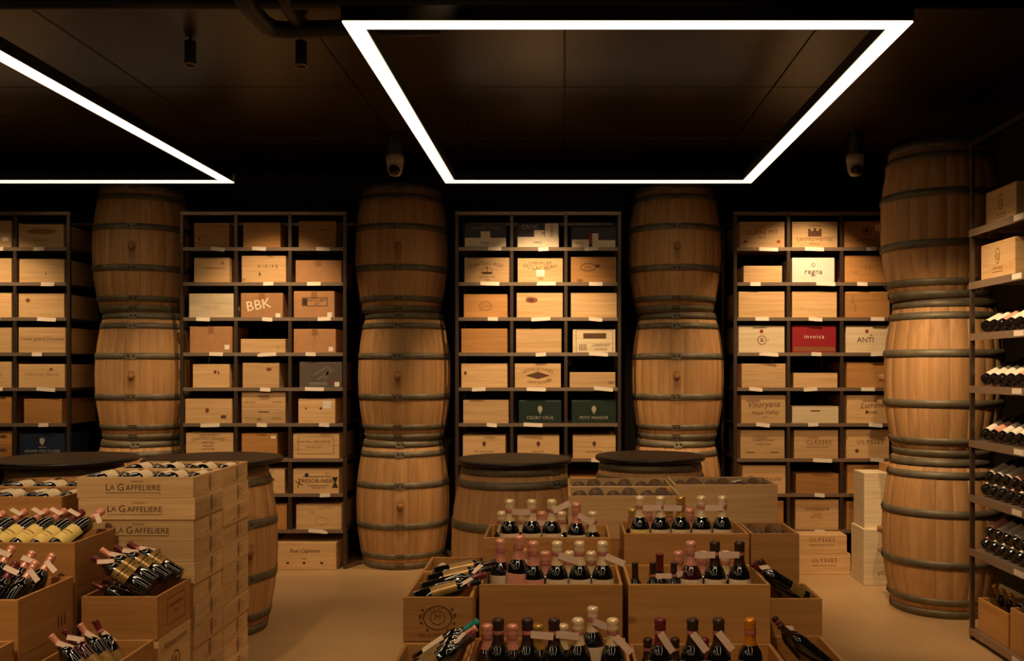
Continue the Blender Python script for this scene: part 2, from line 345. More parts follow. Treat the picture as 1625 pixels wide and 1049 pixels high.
# ceiling fittings
def pipe(label, pts, r): tag(obj('ceiling_pipe', MB().tube(pts, r, 12).mesh('ceiling_pipe', 'pipe', True)), label, 'pipe')
def P(u, v, z): y = (z - EYE) * F / (V0 - v); return ((u - U0) * y / F, y, z)
pipe('black ceiling pipe with an elbow left of the large light frame', [P(372, -30, 3.03), P(392, 8, 3.03), P(420, 38, 3.03), P(434, 46, 3.03), P(455, 48, 3.03), P(560, 45, 3.03), P(700, 43, 3.03)], .04)
pipe('second thinner black ceiling pipe behind the elbowed pipe', [P(440, -30, 3.06), P(455, 8, 3.06), P(470, 30, 3.06), P(478, 40, 3.06)], .032)
pipe('long straight black pipe running along the ceiling at top', [(-3.2, 4.05, 3.06), (-1.6, 4.05, 3.06), (2.4, 4.05, 3.06)], .03)
def spot_fitting(label, u, v0, v1, y):
    X, zt = at(u, v0, y); _, zb = at(u, v1, y)
    o = thing('spotlight', label, 'spotlight', (X, y, zb), group='black cylinder spotlights on the ceiling')
    h = zt - zb
    obj('housing', MB().lathe([(.001, .012), (.022, .012), (.026, 0), (.028, .006), (.028, h)], 18).mesh('housing', 'blk', True), o)
    obj('trim_ring', MB().lathe([(.024, .004), (.031, -.003), (.033, .006), (.029, .01)], 18).mesh('trim_ring', 'steel_l', True), o)
    obj('stem', MB().lathe([(.008, h), (.008, CEIL - zb)], 10).mesh('stem', 'blk'), o)
spot_fitting('black cylinder spotlight under the elbowed ceiling pipe', 478, 66, 106, 4.6)
spot_fitting('black cylinder spotlight at upper left, left of the pipes', 302, 66, 104, 4.6)
def camera_unit(label, u):
    y = 6.45; X, z = at(u, 262, y)
    o = thing('security_camera', label, 'camera', (X, y, z - .09), group='white ceiling security cameras')
    obj('mount', MB().lathe([(.05, .16), (.058, .168), (.058, CEIL - z + .09)], 24).mesh('mount', 'blk', True), o)
    obj('housing', MB().lathe([(.0, .158), (.054, .16), (.06, .15), (.06, .105), (.055, .10)], 28).mesh('housing', 'camw', True), o)
    obj('yoke', MB().lathe([(.055, .10), (.052, .06), (.042, .03), (.03, .016), (.0, .012)], 28).mesh('yoke', 'camw', True), o)
    e = obj('eyeball', MB().lathe([(.04 * math.sin(PI * i / 10), .04 - .04 * math.cos(PI * i / 10)) for i in range(11)], 20).mesh('eyeball', 'blk', True), o, (0, -.028, .012))
    obj('lens', MB().lathe([(.016, 0), (.018, .006), (.012, .009), (.0, .01)], 16).mesh('lens', 'lens', True), e, (0, -.03, .016), (PI / 2 + .5, 0, 0))
camera_unit('white domed security camera on ceiling above the middle barrel stack', 627)
camera_unit('dim security camera on ceiling beside the tall right barrel stack', 1357)

# ------------------------------------------------------------------ barrels
BH, RH, RB = .948, .288, .352
def brad(z): return RB - (RB - RH) * (2 * z / BH) ** 2          # z measured from the belly
HOOPS = [(-.449, .046), (-.375, .042), (-.15, .046), (.15, .046), (.375, .042), (.449, .046)]
def barrel_meshes(seed):
    rnd = random.Random(seed); n = 22
    ws = [.05] + [rnd.uniform(.7, 1.3) for _ in range(n - 1)]; ws[0] = 1.15
    tot = sum(ws); st = []; a = -PI / 2 - ws[0] / tot * PI
    zs = [-BH / 2 + BH * i / 8 for i in range(9)]
    for k, wd in enumerate(ws):
        da = wd / tot * 2 * PI; g = .0012; off = rnd.uniform(-.0006, .0006)
        v, f = [], []
        for z in zs:
            r = brad(z) + off
            for rr, aa in ((r - .02, a + g), (r - .001, a + g), (r, a + g + .004), (r, a + da / 2), (r, a + da - g - .004), (r - .001, a + da - g), (r - .02, a + da - g)):
                v.append((rr * math.cos(aa), rr * math.sin(aa), z))
        for j in range(8):
            for i in range(6): f.append((j * 7 + i, j * 7 + i + 1, j * 7 + 8 + i, j * 7 + 7 + i))
        f.append((6, 5, 4, 3, 2, 1, 0)); f.append(tuple(56 + i for i in range(7)))
        st.append(mk('stave', v, f, 'oak_stain' if k == 0 else 'oak', True)); a += da
    return st
def hoop_mesh(zc, wd):
    pr = [(brad(zc + s * wd / 2) + d, zc + s * wd / 2) for s, d in ((-1, 0), (-1, .004), (1, .004), (1, 0))]
    pr = [pr[0], pr[1], (brad(zc) + .0045, zc), pr[2], pr[3]]
    return MB().lathe(pr, 56).mesh('hoop', 'hoop', True)
BM = [barrel_meshes(1), barrel_meshes(2), barrel_meshes(3)]
HM = [hoop_mesh(*h) for h in HOOPS]
HEAD = MB().lathe([(0, 0), (RH - .012, 0), (RH - .012, .02), (0, .02)], 32).mesh('head', 'oak_x')
RIV = MB().lathe([(.0085, 0), (.0075, .003), (.004, .0045), (0, .005)], 10).mesh('rivet', 'rivet', True)
LAP = [MB().lathe([(brad(z - w_ / 2) + .0045, z - w_ / 2), (brad(z + w_ / 2) + .0045, z + w_ / 2), (brad(z + w_ / 2) + .0075, z + w_ / 2 - .001), (brad(z - w_ / 2) + .0075, z - w_ / 2 + .001)], 3, -PI / 2 - .12, -PI / 2 + .08).mesh('hoop_lap', 'hoop') for z, w_ in HOOPS]
BUNG = MB().lathe([(.026, -.012), (.026, .003), (.022, .006), (.02, .022), (.016, .026), (0, .026)], 16).mesh('bung', 'bungw', True)
NB = [0]
def barrel(label, x, y, z, rz=0, group=None):
    i = NB[0]; NB[0] += 1
    o = thing('wine_barrel', label, 'barrel', (x, y, z), (0, 0, rz), group)
    c = (0, 0, BH / 2)
    for me in BM[i % 3]: obj('stave', me, o, c)
    for k, me in enumerate(HM):
        h = obj('hoop', me, o, c); zc = HOOPS[k][0]; rr = brad(zc) + .007
        obj('hoop_lap', LAP[k], h)
        for s in (-.055, .045):
            a = -PI / 2 + s; obj('rivet', RIV, h, (rr * math.cos(a), rr * math.sin(a), zc), (PI / 2, 0, s))
    obj('head', HEAD, o, (0, 0, BH - .05)); obj('head', HEAD, o, (0, 0, .03))
    obj('bung', BUNG, o, (0, -RB, BH / 2), (PI / 2, 0, 0))
    return o
LEV = ['bottom', 'middle', 'top']
STK = [(-3.215, 7.18, .17, 'leftmost barrel stack', 'barrels of the leftmost stack'), (-1.234, 7.18, .05, 'stack between the two middle racks', 'barrels of the stack left of the central rack'),
       (.85, 7.18, -.1, 'stack right of the central rack', 'barrels of the stack right of the central rack'), (2.335, 5.82, -1.86, 'near stack beside the right bottle rack', 'barrels of the near right stack')]
for x, y, rz, nm, gr in STK:
    for k in range(3):
        barrel('oak wine barrel standing upright, %s of the %s' % (LEV[k], nm), x + (0, .012, -.01)[k], y, k * BH, rz + (.06, -.03, .04)[k], gr)
TB = [(-2.84, 5.35, .38, 'far left'), (-2.0, 5.35, .38, 'behind the stamped flat crates'), (-.288, 5.32, .325, 'behind the left sparkling crates'), (.50, 5.5, .318, 'behind the crates of dark bottle ends')]
for x, y, r, nm in TB:
    barrel('oak barrel used as a table base, %s' % nm, x, y, 0, .9, 'barrels used as tables')
    o = thing('round_table_top', 'dark round table top lying on the barrel %s' % nm, 'table top', (x, y, BH), group='dark round tops on barrels')
    obj('top_board', MB().lathe([(0, 0), (r - .004, 0), (r, .004), (r, .022), (r - .004, .026), (0, .026)], 48).mesh('top_board', 'top'), o)
    obj('edge_band', MB().lathe([(r, .004), (r + .002, .005), (r + .002, .021), (r, .022)], 48).mesh('edge_band', 'blk', True), o)

# ------------------------------------------------------------------ shelf racks along the back wall
YF, YB = 6.93, 7.50
SH = [2.372, 2.114, 1.855, 1.595, 1.337, 1.074, .814, .555, .288]
RK = {'A': ((-147, -62, 23, 108), 'far left rack'), 'B': ((288, 374, 460, 547), 'second rack'), 'C': ((725, 812, 898, 983), 'central rack'), 'D': ((1167, 1251.5, 1336, 1421), 'far right rack')}
PW = .026
POSTM = MB().bevbox(-PW / 2, PW / 2, 0, PW, 0, 2.63, .002).mesh('post', 'steel')
POSTS = MB().bevbox(-PW / 2, PW / 2, 0, PW, .262, 2.63, .002).mesh('post', 'steel')
TK = [MB().box(-w_ / 2, w_ / 2, -.0012, 0, -.014, .014).mesh('price_ticket', 'ticket') for w_ in (.075, .1, .14)]
for rk, (ps, nm) in RK.items():
    px = [(p - U0) * YF / F for p in ps]; cx = (px[0] + px[3]) / 2; px = [p - cx for p in px]
    o = thing('storage_rack', 'dark steel %s with three columns of wine boxes' % nm, 'shelf rack', (cx, YF, 0), group='dark steel racks along the back wall')
    for i, p in enumerate(px):
        obj('post', POSTM if i in (0, 3) else POSTS, o, (p, 0, 0)); obj('post', POSTM if i in (0, 3) else POSTS, o, (p, YB - YF - PW, 0))
    W0, W1 = px[0] - PW / 2, px[3] + PW / 2
    obj('top_rail', MB().bevbox(W0, W1, 0, .03, 2.615, 2.64).mesh('top_rail', 'steel_l'), o)
    obj('top_rail', MB().bevbox(W0, W1, YB - YF - .03, YB - YF, 2.615, 2.64).mesh('top_rail', 'steel_l'), o)
    for s in (0, 3): obj('side_rail', MB().box(px[s] - .01, px[s] + .01, .03, YB - YF - .03, 2.617, 2.637).mesh('side_rail', 'steel'), o)
    shm = MB().box(W0 + PW, W1 - PW, .004, YB - YF, -.006, 0); shm.box(W0 + PW, W1 - PW, -.002, .004, -.022, .004)
    me = shm.mesh('shelf', 'steel_l'); rnd = random.Random(ord(rk))
    for zi, z in enumerate(SH):
        s = obj('shelf', me, o, (0, 0, z))
        for c in range(3):
            if rnd.random() < .93:
                obj('price_ticket', rnd.choice(TK), s, ((px[c] + px[c + 1]) / 2 + rnd.uniform(-.05, .08), -.004 - .001 * rnd.random(), -.009 + rnd.uniform(-.003, .002)), (-.15, rnd.uniform(-.06, .1), rnd.uniform(-.05, .05)))
    for s in (0, 3):
        for zi, z in enumerate(SH[::2]): obj('side_rail', MB().box(px[s] - .006, px[s] + .006, PW, YB - YF - PW, z - .02, z - .004).mesh('side_rail', 'steel'), o)

# boxes on the racks: rack, row, column, u0, u1, vtop, look, material, print list [(mat, items)]; items use box-local metres with (0,0) at the face centre, +x right
def T(*a): return ('t',) + a
BX = []
def bx(rk, row, col, u0, u1, vt, look, mat='pine', prints=(), kind='crate'): BX.append((rk, row, col, u0, u1, vt, look, mat, prints, kind))
KN = lambda x, z, a, b: [('knot', [('e', x, z, a, b)]), ('knotd', [('e', x - a * .1, z, a * .5, b * .5)])]
STK_ = lambda x, z: ('sticker', [('r', x - .018, x + .018, z - .017, z + .017)])
# far left rack
bx('A', 1, 2, -52, 18.5, 350, 'pale crate with white paper slip', 'pine', [('sticker', [('r', .1, .14, -.05, -.02)])])
bx('A', 1, 3, 29.5, 101, 356, 'crate stamped with long dark oval', 'pine', [('inkf', [('e', 0, .035, .11, .022), T('RESERVE', 0, -.03, .03)])])
bx('A', 2, 2, -52, 18.5, 410, 'plain crate'); bx('A', 2, 3, 30.5, 102, 411, 'plain crate with one small knot', 'pine', KN(.03, -.02, .006, .006))
bx('A', 3, 2, -52, 18.5, 465, 'plain crate'); bx('A', 3, 3, 28.5, 102, 466, 'crate with a knot near its corner', 'pine', KN(-.1, .04, .016, .016))
bx('A', 4, 2, -52, 18.5, 520, 'plain crate'); bx('A', 4, 3, 27, 104, 519.6, 'crate with one line of script', 'pine', [('ink', [T('Cuvee grand Domaine', 0, .01, .036, 0, 0, 1, .3)])])
bx('A', 5, 2, -52, 18.5, 574, 'crate with faint lettering', 'pine', [('inkf', [T('DOMAINE', 0, 0, .04)])]); bx('A', 5, 3, 27, 103, 578, 'crate with faint lettering and knot', 'pine', [('inkf', [T('COMTE DE GRAVES', 0, .01, .03)])] + KN(.07, .05, .012, .01))
bx('A', 6, 2, -55, 18.5, 629, 'plain crate', 'tan'); bx('A', 6, 3, 38, 98, 633, 'reddish plain crate', 'tan')
bx('A', 7, 2, -52, 19, 684, 'upper flat crate', 'tan', [('ink', [('e', .1, .01, .03, .012)])], 'flat2')
bx('A', 7, 3, 31, 103, 687, 'dark blue carton with pale shield', 'blue', [('inkg', [shield(0, .03, .03), ('r', -.03, .03, -.012, -.008), T('GRAND CRU CLASSE', 0, -.04, .028), ('r', -.09, .09, -.068, -.062)])], 'carton')
# second rack
bx('B', 1, 1, 308, 364, 354, 'narrow tan crate with small dark knot', 'tan', KN(-.09, -.03, .01, .01)); bx('B', 1, 2, 386, 445, 353, 'plain tan crate', 'tan')
bx('B', 1, 3, 474, 533, 351, 'crate with small print at right', 'tan', [('ink', [T('RESERVA', .07, .035, .022)])])
bx('B', 2, 1, 308, 364, 409, 'crate with a red curved mark', 'pine', [('inkr', [T('^', .08, .04, .07), ('r', -.05, .1, .015, .019)])])
bx('B', 2, 2, 383.5, 453.6, 406, 'wide crate stamped with spaced capitals', 'pine', [('ink', [T('K I R I P E', .03, .02, .036), ('e', -.03, -.035, .007, .013)])])
bx('B', 2, 3, 469, 542, 413, 'dull brown carton without print', 'card', [], 'carton')
bx('B', 3, 1, 300, 371, 466, 'cream crate with one thin line', 'cream', [('inkf', [T('CHATEAU SAINT', -.01, -.01, .018), ('r', -.07, .07, -.025, -.023)])])
bx('B', 3, 2, 382, 449, 465, 'tan carton with three big white letters', 'card', [('inkw', [T('BBK', -.025, .002, .105, 0, .17)]), STK_(.12, -.075)], 'carton')
bx('B', 3, 3, 466, 531, 462, 'brown carton with dark printed block', 'card', [('inkd', [('r', -.085, -.05, -.005, .045), T('DISTILLERY', .02, .03, .03), ('fr', -.09, .1, -.012, .052, .004), T('EST', .02, .003, .024)]), STK_(.115, -.075)], 'carton')
bx('B', 4, 1, 301, 368, 518, 'plain brown carton with white sticker', 'card', [STK_(.12, -.055)], 'carton'); bx('B', 4, 2, 382, 453, 538, 'low pale crate', 'pine', [('inkf', [T('6', .11, -.01, .03)])])
bx('B', 4, 3, 466, 533, 522, 'brown carton with centre seam and sticker', 'card', [STK_(.12, -.06), ('tape', [('r', -.004, .004, 0, .085)])], 'carton')
bx('B', 5, 1, 306, 364, 578, 'crate with a small double knot', 'pine', KN(.03, .03, .012, .014) + KN(.055, .025, .006, .014)); bx('B', 5, 2, 385, 443, 576, 'crate with a slanted knot', 'pine', KN(.06, .045, .022, .014))
bx('B', 5, 3, 475, 543, 574, 'dark grey carton with pale text lines', 'dkcard', [('inkg', [('r', -.09, .05, -.062, -.058), T('RESERVE SPECIALE', -.02, -.073, .016)]), ('inkg2', [('p', [(-.03, -.03), (.09, .05), (.1, .035), (-.015, -.045)]), ('p', [(-.06, .0), (.05, .07), (.06, .055), (-.05, -.012)]), ('p', [(.02, -.05), (.06, .06), (.075, .06), (.035, -.05)])]), ('inkr', [('p', [(.08, -.07), (.1, -.03), (.105, -.03), (.09, -.07)])]), STK_(.12, -.07)], 'carton')
bx('B', 6, 1, 294, 368, 633, 'crate with dark stamp in lower corner', 'pine', [('ink', [('r', .09, .13, -.055, -.03)])] + KN(-.01, .005, .014, .02))
bx('B', 6, 2, 383.5, 453, 621, 'upper flat crate with slot', 'pine', [('ink', [('r', -.04, .04, .022, .03), T('LES CLOS', -.1, -.02, .018), T('NAPOLE', .1, -.02, .018)])], 'flat2')
bx('B', 6, 3, 473.5, 532, 633, 'crate with white label at right', 'pine', [('sticker', [('r', .045, .105, .02, .075)]), ('ink', [('e', -.08, .02, .006, .008), ('e', .03, .02, .01, .01)])])
bx('B', 7, 1, 295, 370, 687, 'crate stamped with text above a crest', 'pine', [('ink', [T('CHATEAU GRAND', -.01, .055, .03, .6), T('MIS EN', -.01, .02, .03), ('r', -.05, .03, -.005, 0), T('LATOUR', -.01, -.025, .024), T('BORDEAUX', -.01, -.055, .02)])])
bx('B', 7, 2, 383.5, 440, 688, 'tan crate with small white corner slip', 'tan', [('sticker', [('r', .085, .12, .055, .075)]), ('inkf', [T('VIGNE', -.06, .02, .02)])])
bx('B', 7, 3, 465, 538.5, 688, 'crate with stamped rectangle and text', 'pine', [('ink', [('fr', -.135, .13, -.06, .07, .003), T('CHATEAU BELLEVUE', -.02, .03, .027), T('GRAND CRU', -.02, -.01, .02)])])
bx('B', 8, 2, 383, 452, 744, 'crate with an upward arrow mark', 'pine', [('ink', [('fr', .045, .075, -.05, .01, .005), ('p', [(.03, .005), (.06, .04), (.09, .005)]), T('BAS', 0, 0, .03)])])
bx('B', 8, 3, 465, 538, 744, 'crate with dark banner and ornaments', 'pine', [('inkd', [T('TRESOR-NEBO', .01, .0, .044), ('r', -.1, .11, .03, .035), ('r', -.06, .1, -.036, -.032), T('X', -.125, -.02, .07, 0, .4), T('GRAND VIN', .02, -.05, .02), ('p', [(.115, -.05), (.165, -.05), (.14, 0)]), ('p', [(.115, .03), (.165, .03), (.14, -.01)]), ('e', -.07, .045, .016, .014)])])
bx('B', 9, 2, 380, 455, 801, 'plain tan crate', 'tan'); bx('B', 9, 3, 470, 542, 801, 'crate with pale smudge', 'pine', [('inkf', [('ring', .02, -.03, .05, .03, .003), T('CH', -.05, .035, .025)])])
# central rack
for c, (a, b, v), it in ((1, (736.6, 804, 356), [('r', -.152, .152, -.078, -.012), ('r', -.035, .035, -.012, .036)]), (2, (820, 888, 354), [('r', -.152, .152, -.085, -.01), ('r', -.03, .045, -.01, .04), ('r', .05, .15, -.01, .09)]), (3, (906, 978, 360), [('r', -.16, -.035, -.075, -.015), ('r', -.01, .16, -.075, -.02), ('r', -.01, .035, -.02, .03)])):
    ex = [('inkd', [T('VINO', -.005, -.052, .026)])] if c < 3 else [('inkf', [T('EXTRA DRY', -.1, -.045, .012)]), ('inkr', [('r', -.035, -.012, -.045, .035)])]
    if c == 1: ex.append(('inkf', [T('RESERVE CUVEE', 0, .06, .03), T('1', 0, .012, .03)]))
    if c == 2: ex += [('inkg', [T('CROC', -.06, .062, .045)]), ('inkd', [T('DOLCE', .1, .035, .028, 0, PI / 2), T('P', .035, .012, .04)])]
    bx('C', 1, c, a, b, v, ('dark carton with pale band and square label', 'dark carton with tall white side label', 'dark carton with white band and red stripe')[c - 1], 'purple', [('inkw', it)] + ex, 'carton')
bx('C', 2, 1, 737, 809, 409, 'crate stamped with curved text over an emblem', 'pine', [('ink', [T('CHATEAU ROC', 0, .05, .036, .3), ('ring', 0, .0, .04, .022, .004), T('3', 0, .01, .05), ('e', 0, -.02, .045, .01), T('GRAND VIN', 0, -.05, .022), T('1999', 0, -.072, .018)])])
bx('C', 2, 2, 821.5, 893, 410, 'crate with white square tag over stamp', 'pine', [('ink', [T('CHEVALIER', 0, .055, .034), T('DU LAC BEAU', 0, .015, .04, -.3), T('1995', 0, -.062, .024)]), ('sticker', [('r', -.03, .033, -.042, .006)]), ('inkg', [T('AG', 0, -.018, .026)])])
bx('C', 2, 3, 906, 978, 408, 'darker crate with faint round crest', 'tan', [('ink', [('ring', -.04, .02, .06, .03, .006), T('CRU', -.04, .02, .03), ('e', .03, .03, .02, .012)])])
bx('C', 3, 1, 736, 805, 467, 'brown crate with faint crest', 'tan', [('inkf', [('ring', .0, .0, .05, .035, .006), T('CLOS', 0, 0, .03)])])
bx('C', 3, 2, 820, 893, 465, 'pale crate with one large knot', 'pine', KN(-.06, .04, .045, .022)); bx('C', 3, 3, 906, 979, 465, 'plain fine grained crate')
bx('C', 4, 1, 732, 805, 521.6, 'plain reddish crate', 'tan'); bx('C', 4, 2, 819, 891, 522, 'plain pale crate')
bx('C', 4, 3, 909, 976.5, 523, 'whitish crate with printed frame and barcode', 'cream', [('ink', [('fr', -.135, .14, -.085, .085, .003), ('r', -.08, .09, .02, .06), T('CABERNET', .05, -.03, .028), T('SONOMA', .05, -.06, .022)] + [('r', -.11 + i * .012, -.105 + i * .012, -.07, -.02) for i in range(5)])])
bx('C', 5, 1, 732, 805, 577, 'crate with a dark corner knot', 'pine', KN(-.14, .02, .012, .014))
bx('C', 5, 2, 817, 890, 577, 'crate with arched text and diamond ornament', 'pine', [('ink', [T('LEOVILLE CASES', 0, .048, .032, .32), ('p', [(-.09, .0), (0, .03), (.09, .0), (0, -.025)]), T('SAINT JULIEN', 0, -.05, .026, -.4)])])
bx('C', 5, 3, 904, 976.5, 591, 'low pale crate')
bx('C', 6, 1, 735, 807, 635, 'bright plain crate', 'pine')
for c, a, b, s in ((2, 823, 891, 'CELERY CRUE'), (3, 907, 978, 'PETIT MANOIR')):
    bx('C', 6, c, a, b, 635, 'dark green carton with pale emblem', 'green', [('inkg', [('e', 0, .02, .017, .025), ('r', -.006, .006, -.015, 0), T(s, 0, -.045, .032)])], 'carton')
for c, a, b in ((1, 734.5, 802), (2, 821, 887.5), (3, 909, 977)):
    bx('C', 7, c, a, b, 691, 'crate with small shield stamp', 'pine', [('ink', [shield(0, .02, .022), T(('DE LA SOLANA', 'SOLANA', 'LA SOLANA')[c - 1], 0, -.035, .022)])])
bx('C', 8, 3, 904, 977, 757, 'tan crate between two table tops', 'tan')
# far right rack
bx('D', 1, 1, 1173.5, 1245, 352, 'crate with reddish capitals and two red squares', 'pine', [('inkr', [('r', -.135, -.11, -.06, -.04), ('r', .11, .135, -.06, -.04), T('CLARE MT', 0, .018, .052)]), ('ink', [T('1983', 0, .06, .018), T('MEDOC', 0, -.02, .018)])])
bx('D', 1, 2, 1257, 1329, 352, 'crate stamped with a castle and text', 'pine', [('ink', [('r', -.05, .05, -.012, .03), ('r', -.05, -.03, .03, .045), ('r', -.01, .01, .03, .05), ('r', .03, .05, .03, .045), T('CHATEAU', 0, .066, .02), T('LANTROYVETTES', 0, -.035, .034), T('PAUILLAC', 0, -.066, .018)])])
bx('D', 1, 3, 1340, 1410, 351, 'dim crate with round emblem', 'tan', [('ink', [('ring', .0, .03, .035, .03, .006), ('e', 0, .03, .015, .014), T('DOMAINE', 0, -.04, .03)])])
bx('D', 2, 1, 1180, 1241, 422, 'small low crate', 'pine'); bx('D', 2, 2, 1257, 1324.5, 409, 'bright white carton with black script', 'white', [('inkd', [T('regna', 0, -.01, .055, 0, 0, 1.1), ('ring', 0, .04, .012, .016, .003), T('toscana', 0, -.04, .014)])], 'carton')
bx('D', 2, 3, 1341, 1410, 406, 'reddish crate with three capitals', 'tan', [('inkf', [T('S E I', .02, .01, .036)])])
bx('D', 3, 1, 1172, 1245, 463, 'plain pale crate', 'pine'); bx('D', 3, 2, 1257, 1328, 463, 'plain crate with streaky grain'); bx('D', 3, 3, 1341.6, 1412, 463, 'reddish crate with dark vertical stains', 'tan', [('inkf', [('e', -.11, .03, .006, .03), ('e', -.09, -.02, .005, .03)])])
bx('D', 4, 1, 1172, 1245, 517, 'pale crate with red seal and ring emblem', 'cream', [('inkr', [('e', 0, .06, .014, .014)]), ('ink', [('ring', .003, -.005, .034, .034, .004), T('&', .003, -.005, .045), T('B', .05, -.005, .016)])])
bx('D', 4, 2, 1257, 1327, 517, 'deep red carton with white lowercase word', 'red', [('inkw', [T('invoica', 0, .02, .042, 0, 0, 1.25)]), ('knot', [('r', -.153, .153, -.088, -.055)])], 'carton')
bx('D', 4, 3, 1342.5, 1413, 517, 'pale crate with red seal above capitals', 'cream', [('inkr', [('e', -.01, .06, .013, .013)]), ('ink', [T('ANTI', -.02, -.005, .055), T('M', .02, .03, .02)])])
bx('D', 5, 1, 1177, 1248, 577, 'plain pale crate', 'pine'); bx('D', 5, 2, 1259, 1329, 592, 'low pale crate'); bx('D', 5, 3, 1344, 1415, 575, 'plain tan crate', 'tan')
bx('D', 6, 1, 1176, 1247.5, 627.5, 'crate with two lines of script', 'pine', [('ink', [T('Vitoryana', .0, .035, .062, 0, .03, 1, .35), T('Napa Valley', .01, -.025, .042, 0, .03, 1, .35), T('2007', .01, -.06, .018)])])
bx('D', 6, 2, 1257, 1331, 645, 'low cream crate with dark slot', 'cream', [('ink', [('r', -.035, .035, .025, .034)])]); bx('D', 6, 3, 1344, 1418, 627.5, 'crate with slanting script and dark seal', 'pine', [('ink', [T('Luminer', .03, .03, .06, 0, .05, 1, .35), T('Estate', .01, -.02, .035, 0, 0, 1, .35), ('e', -.02, -.02, .01, .01)])])
bx('D', 7, 1, 1175, 1245, 683, 'crate with small printed lines', 'pine', [('ink', [T('CHARDONNAY', .01, .03, .024), T('RESERVE 2005', .01, .0, .018), ('r', -.12, -.06, -.062, -.056), ('r', .06, .12, -.062, -.056)])])
bx('D', 7, 2, 1260, 1330, 683, 'crate with wide spaced capitals', 'pine', [('ink', [T('CLESSES', .02, .015, .044, 0, 0, 1.25), T('NAPA VALLEY ESTATE', .01, -.022, .017)])]); bx('D', 7, 3, 1343, 1411, 682, 'crate with spaced capitals and dark blot', 'pine', [('ink', [T('ULYSSES', .02, .015, .044, 0, 0, 1.25), ('e', -.08, -.05, .014, .014)])])
bx('D', 8, 1, 1178, 1247.5, 739, 'crate with low text, half hidden', 'pine', [('ink', [T('MONTAGNE', .03, -.0, .036)])]); bx('D', 8, 2, 1263, 1334.5, 752, 'low tan crate with faint script', 'tan', [('inkf', [T('Lea', .03, 0, .05, 0, 0, 1, .3), T('winery', .03, -.03, .018)])]); bx('D', 8, 3, 1344.5, 1410, 738, 'plain tan crate', 'tan')
bx('D', 9, 1, 1175, 1243.5, 795, 'plain tan crate', 'tan'); bx('D', 9, 2, 1262, 1331, 793, 'crate with script heading', 'pine', [('ink', [T('Luminaire', .0, .045, .044, 0, 0, 1, .35), T('ESTATE', .0, .0, .018), T('BOTTLED', .0, -.02, .02)])]); bx('D', 9, 3, 1344, 1410, 796, 'plain shaded tan crate', 'tan')

CN = {1: 'left', 2: 'middle', 3: 'right'}
YX = YF + .022
for rk, row, col, u0, u1, vt, look, mat, prints, kind in BX:
    z0 = SH[row - 1] + .0006; x0, zt = at(u0, vt, YX); x1, _ = at(u1, vt, YX); pp = [(p - U0) * YF / F for p in RK[rk][0]]; x0 = max(x0, pp[col - 1] + PW / 2 + .005); x1 = min(x1, pp[col] - PW / 2 - .005); zt = min(zt, z0 + .235)
    dep = .50; h = zt - z0
    lab = '%s, %s column, %s row down, %s' % (look, CN[col], ORD[row - 1], RK[rk][1])
    gr = 'wine boxes on the %s' % RK[rk][1]
    if kind == 'carton':
        o, f = carton('wine_carton', lab, 'carton', x0, x1, YX, YX + .36, z0, zt, mat, gr); yy = -.18
        for m_, it in prints: stamp(f, it, m_, yy - (.0012 if m_ in ('inkd', 'inkf', 'inkr', 'inkg') else 0), loc=(0, yy - (.0014 if m_ in ('inkd', 'inkf', 'inkr', 'inkg', 'inkg2', 'inkw') and mat != 'card' and m_ != 'inkw' else .0008), h / 2))
    elif kind == 'flat2':
        hh = h / 2
        for k in range(2):
            o, f, sr = crate('wine_crate', lab if k else lab.replace('upper', 'lower'), 'crate', x0, x1, YX, YX + dep, z0 + k * hh, z0 + (k + 1) * hh - .001, mat, True, gr)
            for m_, it in prints: stamp(f, it, m_, -dep / 2, loc=(0, -dep / 2 - .0006, hh / 2))
    else:
        o, f, sr = crate('wine_crate', lab, 'crate', x0, x1, YX, YX + dep, z0, zt, mat, True, gr)
        for q, (m_, it) in enumerate(prints): stamp(f, it, m_, 0, loc=(0, -dep / 2 - .0006 - q * .0004, h / 2), name='knot' if m_.startswith('knot') else 'stamp')
# boxes standing on the floor at the racks
o, f, s = crate('wine_crate', 'wide crate with script lying on floor under the second rack', 'crate', -2.15, -1.68, 6.9, 7.3, .001, .20, 'pine')
stamp(f, [T('Real Capitana', -.0, .04, .04, 0, 0, 1, .35)] + [('e', x, -.05, .012, .008) for x in (-.12, 0, .13)] + [('r', -.02, .02, -.02, -.016)], 'inkd', 0, loc=(0, -.2006, .1))
for k, (a, b, z0, z1) in enumerate(((1266, 1350, .001, .147), (1265, 1344, .149, .282))):
    o, f, s = crate('wine_crate', '%s of two stamped crates on floor under the far right rack' % ('lower', 'upper')[k], 'crate', at(a, 0, 6.75)[0], at(b, 0, 6.75)[0], 6.75, 6.92, z0, z1, 'pine')
    stamp(f, [T('ULYSSES', 0, .03, .042, 0, 0, 1.25), T('NAPA VALLEY ESTATE', 0, -.008, .018)], 'ink', 0, loc=(0, -.0856, .07))
# crates standing on end behind the near barrel stack
o, f, s = crate('wine_crate', 'upended pale crate on floor behind the near right barrels', 'crate', 2.04, 2.36, 6.4, 6.68, .001, .385, 'cream')
stamp(f, [T('vis', -.04, .06, .07, 0, .15, 1, .3), T('vis', -.04, -.1, .07, 0, .15, 1, .3)], 'inkf', 0, loc=(0, -.1406, .19))
o, f, s = crate('wine_crate', 'narrow upended crate standing on the pale upended crate', 'crate', 2.05, 2.22, 6.42, 6.66, .386, .765, 'cream')
stamp(f, [('e', .05, 0, .008, .012)], 'ink', 0, loc=(0, -.1206, .2))
o, f, s = crate('wine_crate', 'brown upended crate half hidden beside the near right barrels', 'crate', 2.23, 2.40, 6.42, 6.66, .386, .82, 'tan')

